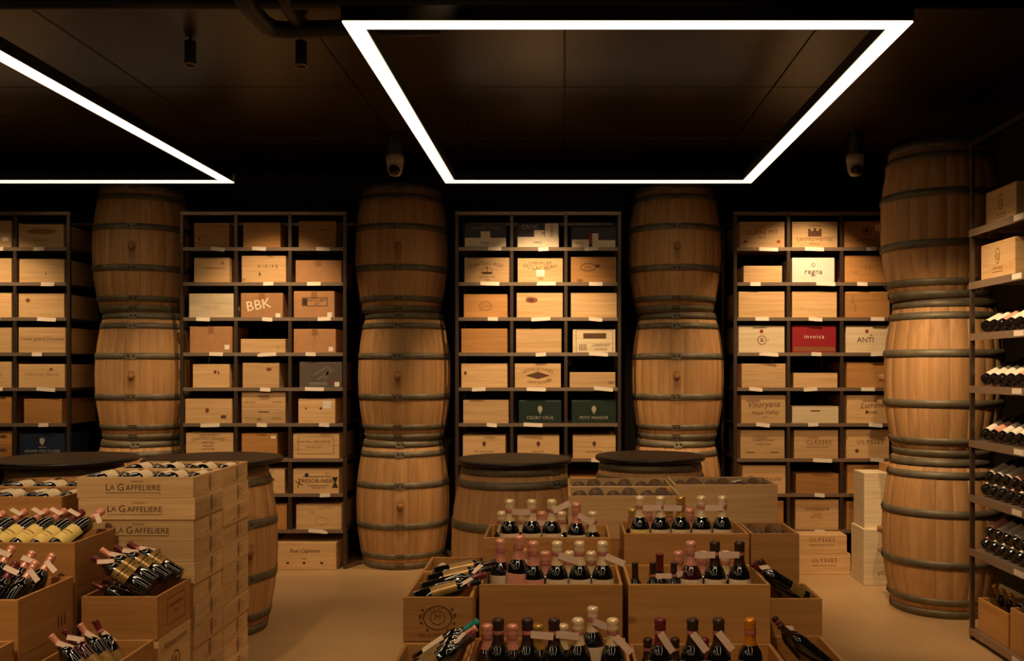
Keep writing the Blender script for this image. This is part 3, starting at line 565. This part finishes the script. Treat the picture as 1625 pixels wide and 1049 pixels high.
# ------------------------------------------------------------------ bottles
PROF = {
    'champagne': [(0, .012), (.02, .004), (.035, 0), (.0398, .006), (.0402, .16), (.0400, .174), (.0386, .189), (.0354, .203), (.0312, .2135), (.026, .2215), (.0212, .2285), (.0182, .238), (.0168, .25), (.0150, .285), (.0150, .304), (0, .304)],
    'bordeaux': [(0, .012), (.02, .004), (.033, 0), (.0365, .006), (.0368, .185), (.0345, .2), (.027, .214), (.018, .226), (.0145, .24), (.0138, .298), (0, .298)],
}
FOIL = {
    'champagne': [(.0220, .2285), (.0190, .238), (.0175, .25), (.0165, .272), (.0185, .276), (.0185, .284), (.0172, .288), (.0195, .297), (.019, .307), (.012, .312), (0, .313)],
    'bordeaux': [(.0150, .236), (.0146, .25), (.0146, .292), (.0156, .294), (.0156, .301), (.013, .303), (0, .303)],
}
for g_ in ('glass', 'glass_r'):
    b_ = M[g_].node_tree.nodes['Principled BSDF']; b_.inputs['IOR'].default_value = 1.8; b_.inputs['Coat IOR'].default_value = 1.7; b_.inputs['Specular IOR Level'].default_value = .5
def bottle_mesh(k, g): return cached(('btl', k, g), lambda: MB().lathe(PROF[k], 28).mesh('glass_body', g, True))
def foil_mesh(k, m_): return cached(('foil', k, m_), lambda: MB().lathe(FOIL[k], 20).mesh('foil', m_, True))
def label_mesh(k, m_, z0, z1, arc=1.25):
    def f():
        r = .0408 if k == 'champagne' else .0373
        pts = [(r, z0), (r + .0002, min(z1, .162) - .002)] + ([(.0407, .173), (.0400, .182)] if z1 > .18 and k == 'champagne' else [(r, z1)])
        return MB().lathe(pts, 14, -PI / 2 - arc, -PI / 2 + arc).mesh('label', m_, True)
    return cached(('lab', k, m_, z0, z1, arc), f)
TAGM = MB().bevbox(-.036, .036, -.0012, 0, -.0115, .0115, .0004).mesh('price_tag', 'tag')
RIBM = MB().lathe([(.0185, -.006), (.0196, 0), (.0185, .006)], 16).mesh('ribbon', 'ribbon', True)
TXT = MB()
def bottle(label, base, d=(0, 0, 1), face=(0, -1, .3), kind='champagne', foil='f_cream', lab='l_cream', glass='glass', tagx=None, group=None, name=None, scale=1.0, lz=(.075, .19), arc=1.25, cat='bottle', printed=False):
    z = Vector(d).normalized(); y = -Vector(face); y = (y - z * y.dot(z)).normalized(); x = y.cross(z)
    R = Matrix((x, y, z)).transposed()
    o = thing(name or ('champagne_bottle' if kind == 'champagne' else 'wine_bottle'), label, cat, base, R.to_euler(), group)
    o.scale = (scale,) * 3
    obj('glass_body', bottle_mesh(kind, glass), o)
    obj('foil' if kind == 'champagne' else 'capsule', foil_mesh(kind, foil), o)
    if lab:
        l = obj('label', label_mesh(kind, lab, lz[0], lz[1], arc), o)
        if printed:
            r = .0412 if kind == 'champagne' else .0377; zc = (lz[0] + lz[1]) / 2
            pm = cached(('lbp', kind, lz, printed), lambda: MB().lathe([(r, zc + .006), (r, zc + .012)], 6, -PI / 2 - .7, -PI / 2 + .7).lathe([(r, zc - .012), (r, zc - .009)], 6, -PI / 2 - .5, -PI / 2 + .5).mesh('label_print', printed))
            obj('label_print', pm, l)
    if tagx is not None or kind == 'champagne':
        obj('ribbon', RIBM, o, (0, 0, .268) if kind == 'champagne' else (0, 0, .245))
    if tagx is not None:
        tx, tr = tagx; tx *= .047
        obj('price_tag', TAGM, o, (tx * math.cos(tr), -.0205, (.266 if kind == 'champagne' else .245) - tx * math.sin(tr)), (0, tr, 0))
    return o
def tip_bottle(label, u, v, y, d, L=.305, **k):
    X, Z = at(u, v, y); dv = Vector(d).normalized(); s = k.get('scale', 1.0)
    return bottle(label, tuple(Vector((X, y, Z)) - dv * L * s), d, **k)

# ------------------------------------------------------------------ display crates, right island
def support(x0, x1, y0, y1, z, where, gap=.0):
    n = max(1, round(z / .19)); h = z / n
    for k in range(n):
        crate('wine_crate', 'plain closed crate %s from floor under %s' % (ORD[k], where), 'crate', x0, x1, y0, y1, k * h + .0005, (k + 1) * h, 'tan', True, 'closed crates beneath the displays')
def display(label, x0, x1, y0, y1, zt, h, mat='tan', where=None, riser=0, sup=True):
    o, f, s = crate('display_crate', label, 'crate', x0, x1, y0, y1, zt - h, zt, mat, False, riser=riser)
    if sup and zt - h > .05: support(x0 + .002, x1 - .002, y0 + .002, y1 - .002, zt - h - .0005, where or label.split(',')[0])
    return o, f, s
DIS = {
    'JB': ('bottom front left open crate of the centre island', -.318, .210, 2.93, 3.262, .545, .26), 'JF': ('open crate of six sparkling bottles, centre island', -.298, .202, 3.27, 3.60, .728, .26),
    'JU': ('upper left open crate, centre island, before the table barrel', -.318, .181, 3.65, 3.96, .823, .26), 'KB': ('bottom front right open crate of the centre island', .226, .715, 2.93, 3.262, .525, .24),
    'KF': ('open crate with rose and small bottles, centre island', .222, .717, 3.27, 3.60, .728, .26), 'KU': ('upper right open crate with five gold topped bottles', .234, .728, 3.70, 4.0, .83, .26),
}
for k, a in DIS.items(): display(*a, riser=.075)
NU, NY, ND = (0, 0, 1), (0, 1, 0), (0, -1, 0)
def row(key, front, rear, gname, zf=None):
    lab0, x0, x1, y0, y1, zt, h = DIS[key]; yf, yr = y0 + .062, y1 - .062
    zb = zt - h + .013
    nm = {'JB': 'bottom front left crate', 'JF': 'six bottle crate', 'JU': 'upper left crate', 'KB': 'bottom front right crate', 'KF': 'rose bottle crate', 'KU': 'upper right crate'}[key]
    fn = {'f_cream': 'cream foil', 'f_gold': 'gold foil', 'f_pink': 'pink foil', 'f_dark': 'dark capsule', 'f_orange': 'orange foil', 'f_wine': 'wine red capsule', 'f_black': 'black capsule'}
    for rw, lst, yy, zz in (('front', front, yf, zb + .0755), ('rear', rear, yr, zb)):
        for i, e in enumerate(lst):
            u, foil = e[0], e[1]; opt = dict(e[2]) if len(e) > 2 else {}
            X = (u - U0) * yy / F; z0 = zz + opt.pop('dz', 0); kind = opt.get('kind', 'champagne')
            size = 'small ' if opt.get('scale', 1) < .9 else ''
            bottle('%s%s bottle with %s, %s from left, %s row, %s' % (size, 'wine' if kind == 'bordeaux' else 'sparkling', fn[foil], ORD[i], rw, nm), (X, yy, z0), (random.uniform(-.007, .007) + opt.pop('lean', 0), random.uniform(-.006, .008), 1),
                   foil=foil, group=gname, **opt)
row('JF', [(815, 'f_pink', {'lab': 'l_pink', 'dz': .022, 'lean': .07}), (846, 'f_pink', {'lab': 'l_pink'}), (884, 'f_cream', {'tagx': (.9, .3)}), (920.5, 'f_cream'), (957, 'f_cream', {'tagx': (1.0, .4)})],
    [(794.5, 'f_pink', {'dz': .045}), (829, 'f_pink', {'tagx': (.4, .3), 'dz': .01}), (866, 'f_pink'), (903, 'f_cream'), (938, 'f_cream')], 'sparkling bottles in the six bottle crate')
row('JU', [(808, 'f_cream', {'tagx': (1, .02)}), (843, 'f_cream'), (876, 'f_cream', {'tagx': (.9, -.45)}), (915, 'f_pink', {'scale': .96, 'tagx': (.9, .5)})],
    [(796.5, 'f_cream'), (828, 'f_cream'), (860, 'f_pink', {'tagx': (0, .05)}), (892, 'f_cream'), (940, 'f_cream')], 'sparkling bottles in the upper left crate')
row('KF', [(1008, 'f_dark', {'kind': 'bordeaux', 'scale': .78, 'lab': None}), (1036, 'f_dark', {'kind': 'bordeaux', 'scale': .78, 'lab': None, 'tagx': (1, .0)}), (1069, 'f_dark', {'kind': 'bordeaux', 'scale': .78, 'lab': None, 'tagx': (1, -.3)}), (1097, 'f_pink', {'glass': 'glass_r', 'tagx': (1, .0)}), (1134.5, 'f_dark', {'tagx': (1, .0)}), (1173, 'f_dark')],
    [(1046, 'f_wine', {'kind': 'bordeaux'}), (1077, 'f_pink'), (1116, 'f_pink'), (1152, 'f_cream')], 'bottles in the rose bottle crate')
row('KU', [(1015, 'f_cream', {'tagx': (1, .0), 'lab': 'l_yellow'}), (1047.5, 'f_cream', {'tagx': (1, .02)}), (1080, 'f_gold'), (1113, 'f_cream', {'tagx': (1, .0)}), (1146, 'f_cream')],
    [(1004, 'f_gold'), (1029, 'f_pink'), (1061, 'f_gold'), (1094, 'f_pink')], 'sparkling bottles in the upper right crate')
row('JB', [(791, 'f_dark', {'lab': None}), (838, 'f_dark', {'tagx': (1, .1), 'lab': None}), (880, 'f_dark', {'lab': None, 'tagx': (.9, .1)}), (921, 'f_cream', {'lean': -.02, 'lab': None}), (973, 'f_cream', {'lab': None, 'tagx': (1, .8)})],
    [(773, 'f_pink'), (814, 'f_pink'), (854, 'f_gold'), (893, 'f_cream'), (941, 'f_cream', {'dz': .06, 'tagx': (.8, .4)})], 'bottles in the bottom front left crate')
row('KB', [(1048, 'f_wine', {'lab': 'l_white', 'tagx': (.7, 1.0)}), (1098, 'f_dark', {'tagx': (.7, .9)}), (1141, 'f_dark', {'tagx': (.6, .9)}), (1191, 'f_orange')], [(1028, 'f_dark', {'scale': .85, 'dz': .0}), (1072, 'f_dark', {'scale': .85}), (1118, 'f_wine', {'scale': .85})], 'bottles in the bottom front right crate')

# crates with bottles lying in them, only bottle ends showing
def lying(x0, x1, y0, y1, zt, n, lab, where, gname, alt=True, foil='f_dark', rad=.038):
    pitch = (x1 - x0 - .03) / n
    for i in range(n):
        X = x0 + .015 + pitch * (i + .5); fl = alt and i % 2
        zc = zt - rad + ((.012 if not fl else .004) if lab else .001)
        base = (X, y0 + .0155, zc) if not fl else (X, y1 - .0155, zc)
        bottle('dark bottle lying flat, %s from left in %s' % (ORD[i], where), base, (0, 1 if not fl else -1, 0), (0, 0, 1), 'bordeaux', foil, lab, glass='glass' if lab else 'glass_b', group=gname, lz=(.07, .17))
L1 = ('front crate of dark bottle ends, centre island', .016, .516, 4.14, 4.47, .919, .19); display(*L1, mat='pine')
L2 = ('rear crate of dark bottle ends, centre island', .016, .516, 4.48, 4.81, .919, .19); display(*L2, mat='pine')
MM = ('long crate of bottle ends, back right of the centre island', .53, 1.03, 4.54, 4.87, .919, .22); display(*MM, mat='pine')
NN = ('narrow crate of bottle ends, right of the gold topped bottles', .735, .925, 3.70, 3.98, .83, .26); display(*NN, mat='tan')
for c, n, w in ((L1, 6, 'front crate of bottle ends'), (L2, 6, 'rear crate of bottle ends'), (MM, 6, 'long crate of bottle ends')): lying(c[1], c[2], c[3], c[4], c[5], n, None, w, 'bottles lying in the ' + w)
for i, X in enumerate((.787, .873)):
    bottle('dark half bottle lying flat, %s in the narrow crate' % ('left', 'right')[i], (X, 3.965, .83 - .034), ND, NU, 'bordeaux', 'f_dark', None, glass='glass_b', scale=.8, group='bottles lying in the narrow crate')
tag(obj('price_tag', cached('loosetag', lambda: MB().box(-.036, .036, -.0115, .0115, 0, .0012).mesh('price_tag', 'tag')), None, (.86, 4.72, .914), (0, -.1, .5)), 'loose pale price tag on the bottles in the long crate', 'tag')

# left end of the centre island
G1 = ('square crate with stamped wreath, left end of the centre island', -.545, -.312, 3.17, 3.575, .708, .15); o, f, s = display(*G1, mat='tan')
stamp(f, [T('BODEGAS VINA', 0, .028, .02, .07), ('ring', 0, .0, .05, .042, .004), ('ring', 0, .0, .026, .024, .003), T('M', 0, .002, .03), T('PAUL FERRAND', 0, -.06, .018)] + [('e', .06 * math.cos(a), .05 * math.sin(a), .005, .005) for a in (2.6, 3.0, 3.5, 4.1, 5.3, 5.9, .2, .6)], 'ink', 0, loc=(0, -.2031, .08))
G2 = ('small crate of cream labelled bottles, behind the wreath crate', -.545, -.312, 3.58, 3.85, .708, .15); display(*G2, mat='tan')
H1 = ('low crate of slanting bottles, in front of the wreath crate', -.535, -.312, 2.78, 3.15, .56, .2); display(*H1, mat='tan')
for i in range(4):
    X, y = -.515 + .012 * i, 3.215 + .073 * i
    bottle('dark bottle lying across the wreath crate, %s from front' % ORD[i], (X, y, .688 + .012 * i), (.9, .28, .2 - .02 * i), (-.3, -.6, 1), 'bordeaux', ('f_black', 'f_wine', 'f_black', 'f_dark')[i], ('l_gold', None, 'l_gold', 'l_gold')[i], scale=.78, group='bottles in the wreath crate', tagx=((.2, 1.2), None, (.3, .9), None)[i])
for i, X in enumerate((-.485, -.428, -.371)):
    bottle('bottle with cream label lying in small crate, %s from left' % ORD[i], (X, 3.60, .676), NY, NU, 'bordeaux', 'f_dark', 'l_cream', scale=.74, lz=(.03, .2), group='cream labelled bottles behind the wreath crate')
for i, (u, v, y, fo, lb) in enumerate(((752, 1010, 2.86, 'f_dark', 'l_gold'), (754, 1004, 2.94, 'f_wine', 'l_gold'), (757, 996, 3.02, 'f_pink', 'l_gold'), (760, 985, 3.10, 'f_teal', 'l_cream'))):
    tip_bottle('slanting dark bottle with %s capsule in the low left crate' % ('dark brown', 'wine red', 'pale pink', 'teal green')[i], u, v, y, (.83, .06, .55), kind='bordeaux', foil=fo, lab=lb, face=(-.5, -.6, .8), lz=(.05, .15), group='slanting bottles in the low left crate', tagx=(None, (.2, 1.2), None, None)[i], scale=.8)
# right end of the centre island
I1 = ('low side crate of slanting dark bottles, right of island', .725, .944, 3.44, 3.69, .637, .17); display(*I1, mat='tan')
I2 = ('lowest side crate of slanting bottles, right front of island', .722, .935, 3.10, 3.43, .505, .2); display(*I2, mat='tan')
for i in range(3):
    tip_bottle('dark bottle slanting in the low side crate, %s from front' % ORD[i], 1192 + 7 * i, 894 - 3 * i, 3.49 + .075 * i, ((-.78, -.66, -.5)[i], 0, .5 + .08 * i), kind='bordeaux', foil=('f_wine', 'f_dark', 'f_wine')[i], lab='l_gold' if i < 2 else None, face=(.3, -.5, 1), lz=(.03, .1), scale=.8, group='slanting bottles in the low side crate', tagx=((0, .7), None, None)[i])
    tip_bottle('dark bottle slanting in the lowest side crate, %s from front' % ORD[i], 1236 - 4 * i, 992 - 6 * i, 3.15 + .085 * i, ((-.74, -.7, -.58)[i], 0, .62 + .05 * i), kind='bordeaux', foil=('f_dark', 'f_wine', 'f_dark')[i], lab=None, face=(.3, -.5, 1), scale=.76, group='slanting bottles in the lowest side crate', tagx=(None, (0, .7), None)[i])

# ------------------------------------------------------------------ left island
XR, XE = -1.59, -1.91
hl = 1.015 / 11
for st, (ya, yb, nm) in enumerate(((4.03, 4.37, 'front'), (4.38, 4.72, 'rear'))):
    for k in range(11):
        top = k == 10; j = (0.004 * math.sin(k * 2.3 + st), 0.003 * math.cos(k * 1.7))
        o, f, s = crate('wine_crate', 'flat crate stamped with capitals, %s from top of the %s stack' % (ORD[10 - k], nm), 'crate', XR - .5 + j[0], XR + j[0], ya + j[1], yb + j[1], k * hl + .0004, (k + 1) * hl - .0006, 'pine', not top, 'flat stamped crates in the two left stacks')
        if st == 0 and k > 4:
            sx = 0 if k != 8 else .035
            stamp(f, [T('CHATEAU', .02, .026, .012), T('L', -.108 + sx, 0, .04), T('A', -.088 + sx, 0, .032), T('G', -.052 + sx, 0, .044), T('AFFELIERE', .045 + sx, -.002, .034), ('r', -.115 + sx, .12 + sx, -.0235, -.0215)], 'inkd', 0, key=('lag', sx), loc=(-.01, -.1706, hl / 2))
        stamp(s, [('ring', .0, 0, .019, .036, .005), ('e', 0, 0, .007, .024), ('r', -.004, .004, .028, .034), ('ring', .045, 0, .012, .018, .003), ('r', -.06, -.03, -.03, -.027), ('r', .075, .085, -.004, .0)], 'ink', 0, key='lagside', loc=(.2506, .02, hl / 2), rot=(0, 0, PI / 2))
    lying(XR - .5, XR, ya, yb, 1.015, 6, 'l_cream', 'the open top of %s stack' % nm, 'bottles in the %s stack of flat crates' % nm)
for nm, ya, yb in (('front', 4.03, 4.37), ('rear', 4.38, 4.72)):
    E = ('%s open crate of white labelled bottles, far left' % nm, -2.66, -2.16, ya, yb, .93, .19); display(*E, mat='tan')
    lying(E[1], E[2], E[3], E[4], E[5], 6, 'l_cream', '%s far left crate' % nm, 'bottles in the %s far left crate' % nm)
E2 = ('crate of yellow labelled bottles on the left island', -2.57, XE - .005, 3.67, 4.0, .80, .19); o, f, s = display(*E2, mat='tan')
stamp(s, [('fr', -.1, .1, -.065, .06, .002)], 'inkf', 0, loc=(.2536, 0, .1), rot=(0, 0, PI / 2))
E3 = ('crate of pink capped bottles, at the left picture edge', -2.41, XE, 3.28, 3.65, .672, .2); o, f, s = display(*E3, mat='tan')
for q in (-.022, 0, .022): stamp(s, [('r', -.004, .004, -.02, .025)], 'ink', 0, key='bar', loc=(.2508, .1 + q, .05), rot=(0, 0, PI / 2))
E4 = ('lowest crate in the bottom left corner', -2.40, XE, 2.9, 3.26, .535, .2); display(*E4, mat='tan')
F1 = ('crate of gold striped bottles, against the stamped flat crates', -1.895, XR - .005, 3.68, 4.01, .586, .17); o, f, s = display(*F1, mat='tan', sup=False); support(-1.893, XR - .007, 3.682, 4.008, .2085, 'the wreath stamped crate')
stamp(s, [('fr', -.08, .1, -.055, .055, .003), T('GRAN RESERVA', .01, .02, .02), T('RIOJA', .01, -.01, .018)], 'ink', 0, loc=(.1508, 0, .085), rot=(0, 0, PI / 2))
cr, cf, cs = crate('wine_crate', 'closed crate with wreath stamp under the gold label crate', 'crate', -1.893, XR - .003, 3.685, 4.005, .21, .4145, 'pine')
stamp(cs, [T('BODEGA MONTE', 0, .06, .028), ('ring', .0, -.02, .04, .04, .006), T('R', 0, -.02, .04)], 'ink', 0, loc=(.1522, 0, .1), rot=(0, 0, PI / 2))
F2 = ('lowest crate of pink capped bottles, bottom of left island', -1.895, XR - .01, 3.30, 3.66, .424, .2); display(*F2, mat='tan')
for i, (u, v) in enumerate(((6, 815), (40, 812), (74, 811), (103, 811), (131, 813), (162, 811))):
    tip_bottle('leaning bottle with yellow label, %s from left' % ORD[i], u, v, 3.965, (.35, .82, .45), kind='champagne', foil=('f_pink', 'f_pink', 'f_pink', 'f_pink', 'f_wine', 'f_pink')[i], lab='l_yellow', lz=(.03, .14), arc=1.4, face=(.1, -.7, .75), printed='inkf', scale=.85, group='leaning bottles with yellow labels', tagx=((-.3, .1) if i < 5 else (1.0, .6)))
for i, (u, v, y) in enumerate(((20, 869, 3.60), (52, 877, 3.60), (84, 881, 3.60), (-10, 893, 3.495), (26, 893, 3.505), (57, 893, 3.505))):
    tip_bottle('leaning pink capped bottle, %s from left, %s row, left edge crate' % (ORD[i % 3], 'rear' if i < 3 else 'front'), u, v, y, (.28, .5, .8), foil=('f_pink', 'f_pink', 'f_pink', 'f_pink', 'f_wine', 'f_pink')[i], lab=None, face=(.1, -.8, .5), scale=.84, group='leaning bottles with pink capsules', tagx=((-.3, .05), (.3, .05), (.7, .45), (.5, .1), (.2, .1), (.8, .5))[i])
for i, (u, v, y) in enumerate(((147, 884, 3.735), (160, 872, 3.81), (182, 867, 3.885), (203, 862, 3.955))):
    tip_bottle('slanting bottle with gold striped label, %s from front' % ORD[i], u, v, y, (-.84, .05, .5), kind='bordeaux', foil=('f_wine', 'f_pink', 'f_wine', 'f_wine')[i], lab='l_gold', lz=(.1, .175), face=(.25, -.75, .75), printed='f_black', scale=.86, group='slanting bottles with gold striped labels', tagx=((.2, .9), (.6, 1.2), (.5, 1.1), (.9, 1.2))[i])
for i, (u, v, y) in enumerate(((146, 926, 3.735), (164, 921, 3.82))):
    tip_bottle('half hidden slanting bottle under the gold label bottles, %s' % ('front', 'rear')[i], u, v, y, (-.86, .0, .36), kind='bordeaux', foil='f_wine', lab=None, face=(.2, -.8, .6), scale=.68, group='lower bottles in the gold label crate')
for i, (u, v, y) in enumerate(((80, 1008, 3.365), (102, 999, 3.43), (126, 990, 3.49), (150, 984, 3.56))):
    tip_bottle('slanting dark pink capped bottle in lowest crate, %s from front' % ORD[i], u, v, y, ((-.64, -.6, -.5, -.4)[i], .05, .66), kind='bordeaux', foil=('f_pink', 'f_wine', 'f_pink', 'f_wine')[i], lab='l_gold', lz=(.06, .13), glass='glass_r' if i == 1 else 'glass', face=(.25, -.75, .75), scale=.8, group='slanting bottles in the lowest left crate', tagx=((.5, 1.1), (.2, .9), (.6, 1.2), (1.0, 1.25))[i])

# ------------------------------------------------------------------ rack along the right wall
RX, RE, RN = 2.22, 5.15, 2.75
RS = [2.234, 1.947, 1.667, 1.383, 1.086, .788, .494, .06]
rr = thing('bottle_rack', 'tall dark steel bottle rack along the right wall', 'shelf rack', (RX, RE, 0))
for yy in (0, (RN - RE) / 2 - .4, RN - RE):
    for xx in (0, .47): obj('post', MB().bevbox(xx, xx + .022, yy - .022, yy, 0, 2.70).mesh('post', 'steel'), rr)
for xx in (0, .47): obj('top_rail', MB().box(xx, xx + .022, RN - RE, 0, 2.70, 2.72).mesh('top_rail', 'steel'), rr)
me = MB().box(.004, .49, RN - RE, 0, -.008, 0).box(-.003, .004, RN - RE, 0, -.034, .004).mesh('shelf', 'steel_l')
tk = MB().box(-.0012, 0, -.05, .05, -.014, .014).mesh('price_ticket', 'ticket')
for i, z in enumerate(RS):
    s = obj('shelf', me, rr, (0, 0, z))
    for yy in (-.57, -1.1): obj('price_ticket', tk, s, (-.004, yy + .02 * (i % 2), -.014))
lb = obj('light_bar', MB().box(.40, .412, RN - RE + .1, -.03, .44, .452).mesh('light_bar', 'led2'), rr)
for i, (ya, yb, z, xo) in enumerate(((4.77, 5.115, RS[0], .075), (4.73, 5.115, RS[1], .05))):
    o, f, s = crate('wine_crate', 'pale crate with oval emblem, %s shelf of the right rack' % ('top', 'second')[i], 'crate', RX + xo, RX + xo + .36, ya, yb, z + .0006, z + .20, 'pine', True, 'emblem crates on the right rack')
    lf = [c for c in o.children if c.name.startswith('side_panel')][0]
    stamp(lf, [('ring', 0, .025, .026, .042, .005), T('Q', 0, .02, .045), T('OPUS VALLE', 0, -.04, .02), ('r', -.06, .06, -.06, -.057)], 'ink', 0, loc=(-.1806, 0, .1), rot=(0, 0, -PI / 2))
DB = Vector((.86, .18, .42)).normalized()             # from base to neck
for k in (2, 3, 4, 5, 6):
    nth = ('third', 'fourth', 'fifth', 'sixth', 'seventh')[k - 2]; z = RS[k]
    sh = [c for c in rr.children if c.name.startswith('shelf')][k]
    obj('bottle_rest', MB().box(.235, .25, RN - RE + .03, -.03, 0, .085).mesh('bottle_rest', 'steel'), sh)
    layers = 2 if k >= 5 else 1
    for l in range(layers):
        for i in range(6 - l):
            yy = 5.045 - (i + .5 * l) * .094
            tip = Vector((RX + .036, yy, z + .0345 + .072 * l))
            bottle('dark bottle%s, %s shelf of right rack, %s from far end' % (' in upper layer' if l else '', nth, ORD[i]), tuple(tip), tuple(DB), (-.25, -.75, .8), 'bordeaux', 'f_wine' if k == 2 and i % 2 else 'f_black', 'l_white' if (k * 3 + i) % 5 != 3 else 'l_pink', glass='glass_d', lz=(.03, .14), arc=1.7, scale=.86, group='bottles on the %s shelf of the right rack' % nth)
for i, (ya, yb, zt) in enumerate(((4.76, 5.11, .235), (4.36, 4.74, .275))):
    o, f, s = crate('display_crate', 'open crate of bottles on rack bottom shelf, %s one' % ('farther', 'nearer')[i], 'crate', RX + .03, RX + .38, ya, yb, RS[7] + .0006, zt, 'tan', False)
    for j in range(3):
        bottle('bottle standing tilted in the %s bottom rack crate, %s' % (('farther', 'nearer')[i], ('near side', 'centre', 'far side')[j]), (RX + .20, ya + .08 + j * .095, RS[7] + .045), (-.45, 0, .8), (-.5, -.5, .8), 'bordeaux', ('f_gold', 'f_black')[i], 'l_gold', scale=.82, lz=(.05, .16), group='bottles in the bottom rack crates')
